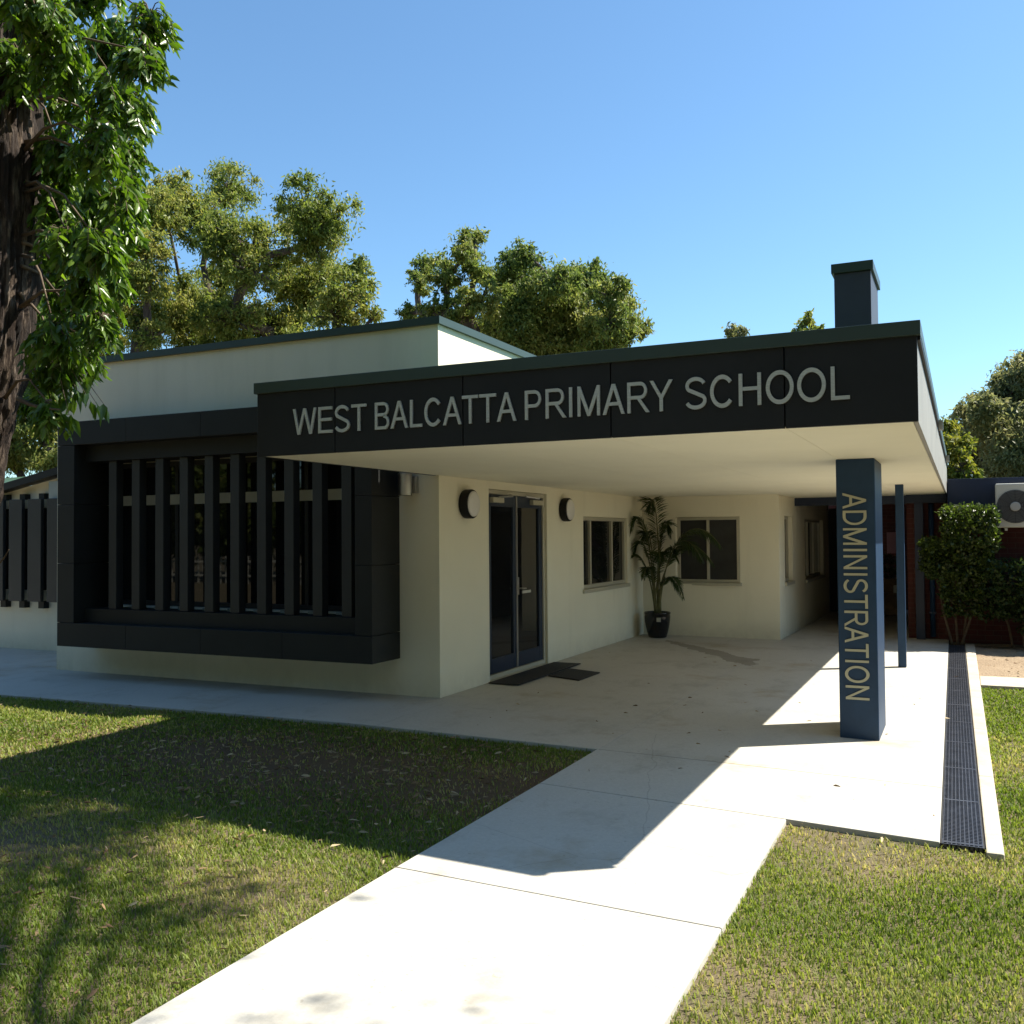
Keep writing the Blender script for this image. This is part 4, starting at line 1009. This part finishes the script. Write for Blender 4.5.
# upper crown, above the frame
def crown_ball(c_, s0, r_, n_, per, limb, LPx, LDx, LLx, twx, mbx, l0=.07, l1=.125):
    mbx.tube([s0, s0.lerp(c_, .5)+Vector((0, 0, .35)), c_], [limb, limb*.6, limb*.2], 7)
    for q in range(n_):
        st = c_+Vector((rs.gauss(0, 1), rs.gauss(0, 1), rs.gauss(0, .6))).normalized()*r_*rs.uniform(.3, 1.0); twx.tube([c_, st], [.008, .003], 4)
        for k in range(per):
            LPx.append(st+Vector((rs.gauss(0, .13), rs.gauss(0, .13), rs.gauss(-.08, .14)))); LDx.append(Vector((rs.gauss(0, .6), rs.gauss(0, .6), -1+rs.gauss(0, .3))).normalized()); LLx.append(rs.uniform(l0, l1))
for cx_, cy_, cz_, r_, n_ in ((-7.3, 5.2, 6.5, 1.0, 60), (-8.3, 4.3, 6.0, .9, 40), (-6.4, 3.2, 7.0, 1.2, 70), (-8.0, 2.0, 7.2, 1.4, 70), (-5.4, 1.6, 7.6, 1.3, 70), (-7.0, .2, 7.6, 1.4, 60)):
    crown_ball(Vector((cx_, cy_, cz_)), Vector((exr(6.3)-.5, 5.25, 6.3)), r_, n_, 22, .10, LP, LD, LL, tw, mb)
mb.build('limbs', MT['twig'], NT, smooth=True, recalc=False); tw.build('twigs', MT['twig'], NT, recalc=False)
LL = np.array(LL); V_, F_, own = leaves(np.array(LP), np.array(LD), LL, LL*RNG.uniform(.34, .50, len(LL)), .18, True)
rn = np.clip(RNG.normal(.5, .22, len(LP)), 0, 1); fastmesh('crown', V_, F_, MT['near_leaf'], rn[own], NT)

# a second tree to the right of the viewer: its boughs overhead dapple the lawn
OT = thing('overhanging_tree', (3.2, 3.4, -.14), 'leafy tree just right of the viewer with boughs reaching overhead', 'tree')
mb = MB(); tw = MB(); LP, LD, LL = [], [], []
mb.tube([(3.2, 3.4, -.15), (3.15, 3.5, 2), (3.0, 3.8, 4.2), (2.6, 4.4, 6.4)], [.24, .19, .16, .12], 14)
for cx_, cy_, cz_, r_, n_ in ((-.9, 7.5, 7.3, .55, 55), (-.3, 7.9, 7.4, .45, 40), (-1.35, 8.0, 7.5, .4, 34), (-.1, 7.2, 7.5, .5, 34), (-1.9, 7.6, 7.7, .45, 30), (-1.5, 7.45, 7.4, .38, 45), (-.6, 7.5, 7.2, .35, 45), (-2.1, 7.4, 7.3, .3, 30), (-2.9, 7.9, 8.2, .4, 12), (.9, 7.0, 7.4, .7, 26), (-3.6, 9.3, 8.6, .35, 10), (-4.6, 9.8, 9.3, .30, 9), (1.2, 3.6, 7.6, 1.3, 80), (.2, 2.2, 7.8, 1.3, 80), (-1.2, .8, 7.8, 1.4, 80), (-2.6, 2.0, 8.2, 1.3, 70), (-1.0, 3.6, 8.6, 1.2, 70), (1.0, .4, 7.6, 1.4, 80), (2.4, 5.4, 7.6, 1.3, 60), (3.6, 4.2, 7.8, 1.4, 60), (2.6, 3.0, 7.4, 1.2, 50), (4.0, 6.0, 7.6, 1.1, 40)):
    crown_ball(Vector((cx_, cy_, cz_)), Vector((2.6, 4.4, 6.38)), r_, n_, 20, .07, LP, LD, LL, tw, mb)
mb.build('trunk', MT['bark_near'], OT, smooth=True, recalc=False); tw.build('twigs', MT['twig'], OT, recalc=False)
LL = np.array(LL); V_, F_, own = leaves(np.array(LP), np.array(LD), LL, LL*RNG.uniform(.34, .5, len(LL)), .18, True)
rn = np.clip(RNG.normal(.5, .22, len(LP)), 0, 1); fastmesh('crown', V_, F_, MT['near_leaf'], rn[own], OT)

# ---------------------------------------------------------------- lawn blades and litter (nobody could count them)
def inlawn(x, y):
    e = np.where(x < -8.9, 7.30+(x+8.9)*.045, 7.30+(x+8.9)*.0325)
    left = (x < -2.785) & (x > -14) & (y < e-.01) & (y > 1.4)
    mid = (x > -1.035) & (x < .186) & (y < 6.205-(x+1.04)*.03) & (y > 1.4)
    right = (x >= .187-.003*np.maximum(y-6.2, 0)) & (x < 1.9) & (y < 12.74) & (y > 1.4)
    return left | mid | right
N = 1500000
x = RNG.uniform(-12.5, 1.9, N); y = RNG.uniform(1.8, 12.8, N)
ok = inlawn(x+RNG.normal(0, .012, N), y+RNG.normal(0, .014, N)); x, y = x[ok], y[ok]
vis = (x > -1.55*y-1.2) & (x < .12*y+.5); x, y = x[vis], y[vis]
d = np.hypot(x, y)
dry = np.array([mnoise.noise(Vector((a*.9, b_*.9, 5))) for a, b_ in zip(x, y)])
bare = np.exp(-((x+4.3)**2/5.0+(y-6.2)**2/1.3))*.62+np.exp(-((x+6.4)**2/1.2+(y-4.55)**2/.05))*.5+np.exp(-((x+2.95)**2/.05+(y-6.4)**2/1.5))*.3
humus = np.exp(-(((x+4.6)/3.0)**2+((y-6.1)/1.3)**2)**1.5)
dry = dry*.8+bare*.35
keep = RNG.random(len(x)) < np.clip((4.6/d)**1.1, 0, 1)*np.clip(1.05-1.4*np.clip(dry, 0, 1), .25, 1)*(1-.86*humus)
x, y, d, dry, humus = x[keep], y[keep], d[keep], dry[keep], humus[keep]; n = len(x)
z = np.where(x < -5.08, 0, np.where(x < .2, -.02*(x+5.08), -.1056))-.035
hgt = RNG.uniform(.011, .034, n)*np.where(RNG.random(n) < .04, 1.5, 1); ang = RNG.uniform(0, 6.283, n); ln = RNG.uniform(.15, .95, n)*hgt
wd = RNG.uniform(.0020, .0042, n)*np.clip(d/5, 1, 2)
sx_, sy_ = np.cos(ang+1.57)*wd, np.sin(ang+1.57)*wd
b0 = np.c_[x-sx_, y-sy_, z]; b1 = np.c_[x+sx_, y+sy_, z]; mx, my = x+np.cos(ang)*ln*.35, y+np.sin(ang)*ln*.35
m0 = np.c_[mx-sx_*.8, my-sy_*.8, z+hgt*.6]; m1 = np.c_[mx+sx_*.8, my+sy_*.8, z+hgt*.6]; tp = np.c_[x+np.cos(ang)*ln, y+np.sin(ang)*ln, z+hgt]
V_ = np.stack([b0, b1, m1, m0, tp], 1).reshape(-1, 3); q = (np.arange(n)*5)[:, None]
F_ = np.concatenate([q+np.array([[0, 1, 2]]), q+np.array([[0, 2, 3]]), q+np.array([[3, 2, 4]])], 1).reshape(-1, 3)
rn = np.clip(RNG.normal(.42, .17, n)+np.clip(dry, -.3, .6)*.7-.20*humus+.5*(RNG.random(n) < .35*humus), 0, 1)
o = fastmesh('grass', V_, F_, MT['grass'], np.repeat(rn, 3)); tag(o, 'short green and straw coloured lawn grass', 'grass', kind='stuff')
n = 900; x = RNG.uniform(-9.5, -2.8, n*3); y = RNG.uniform(2, 7.4, n*3)
x = np.r_[x, RNG.uniform(.25, 1.4, 160), RNG.normal(-4.4, 1.4, 3600), RNG.uniform(-1.0, 1.2, 260), RNG.uniform(-5, .1, 60)]; y = np.r_[y, RNG.uniform(13.6, 17, 160), RNG.normal(6.0, .75, 3600), RNG.uniform(2, 12, 260), RNG.uniform(6.5, 14, 60)]
ok = inlawn(x, y) | ((x > .2) & (y > 13.6)); ok[-60:] = True; f_ = ok & (RNG.random(len(x)) < .32); f_[-60:] = True; x, y = x[f_], y[f_]; n = len(x)
z = np.array([gz(a) for a in x])+np.where(inlawn(x, y), RNG.uniform(-.012, .006, n), .004)
P = np.c_[x, y, z]; D = unit(np.c_[RNG.normal(size=(n, 2)), RNG.normal(0, .06, n)])
L_ = RNG.uniform(.025, .075, n); V_, F_, own = leaves(P, D, L_, L_*.26, .2, True); V_[:, 2] = np.maximum(V_[:, 2], np.array([gz(a) for a in V_[:, 0]])-.012)
o = fastmesh('leaf_litter', V_, F_, MT['litter'], RNG.random(n)[own]); tag(o, 'scattered dry fallen leaves on lawn and paving', 'fallen leaves', kind='stuff')

# ---------------------------------------------------------------- across the street, seen mirrored in the glass
cl = [(Vector((-14+random.uniform(-3, 3), -15+random.uniform(-2.2, 2.2), random.uniform(2.2, 11))), random.uniform(1.5, 2.2)) for _ in range(26)]
T0 = tree_obj('roadside_tree', 'broad roadside tree across the street behind the viewer', 'tree', cl, (-14, -15, -.03), .4, MT['gum_green'], MT['bark'], .42, .22, 110, 'roadside trees across the street', sub=10, trunk_top=(-14, -15, 5))
for k, (dx, dy, sc_) in enumerate(((-7, -1, 1.1), (7, 1, 1.0), (14, 0, 1.1), (-14, 1, 1.05), (21, 1, 1.1), (-21, 4, 1.1), (28, 4, 1.1), (-25, 12, 1.1), (33, 12, 1.1))):
    c = T0.copy(); COL.objects.link(c); c.location = (T0.location.x+dx, T0.location.y+dy, T0.location.z); c.scale = (sc_,)*3; c.rotation_euler = (0, 0, k*1.3)
    for ch in T0.children:
        e = ch.copy(); COL.objects.link(e); e.parent = c
FN = thing('picket_fence', (-18, -11, -.03), 'low white picket fence across the street behind the viewer', 'fence')
mb = MB()
for k in range(120): mb.box(-34+k*.28, -34+k*.28+.06, -11, -10.97, -.03, 1.05)
mb.build('pickets', MT['white'], FN); MB().box(-34, -.4, -10.9258, -10.93, .25, .33).box(-34, -.4, -10.9258, -10.93, .8, .88).build('rails', MT['white'], FN)
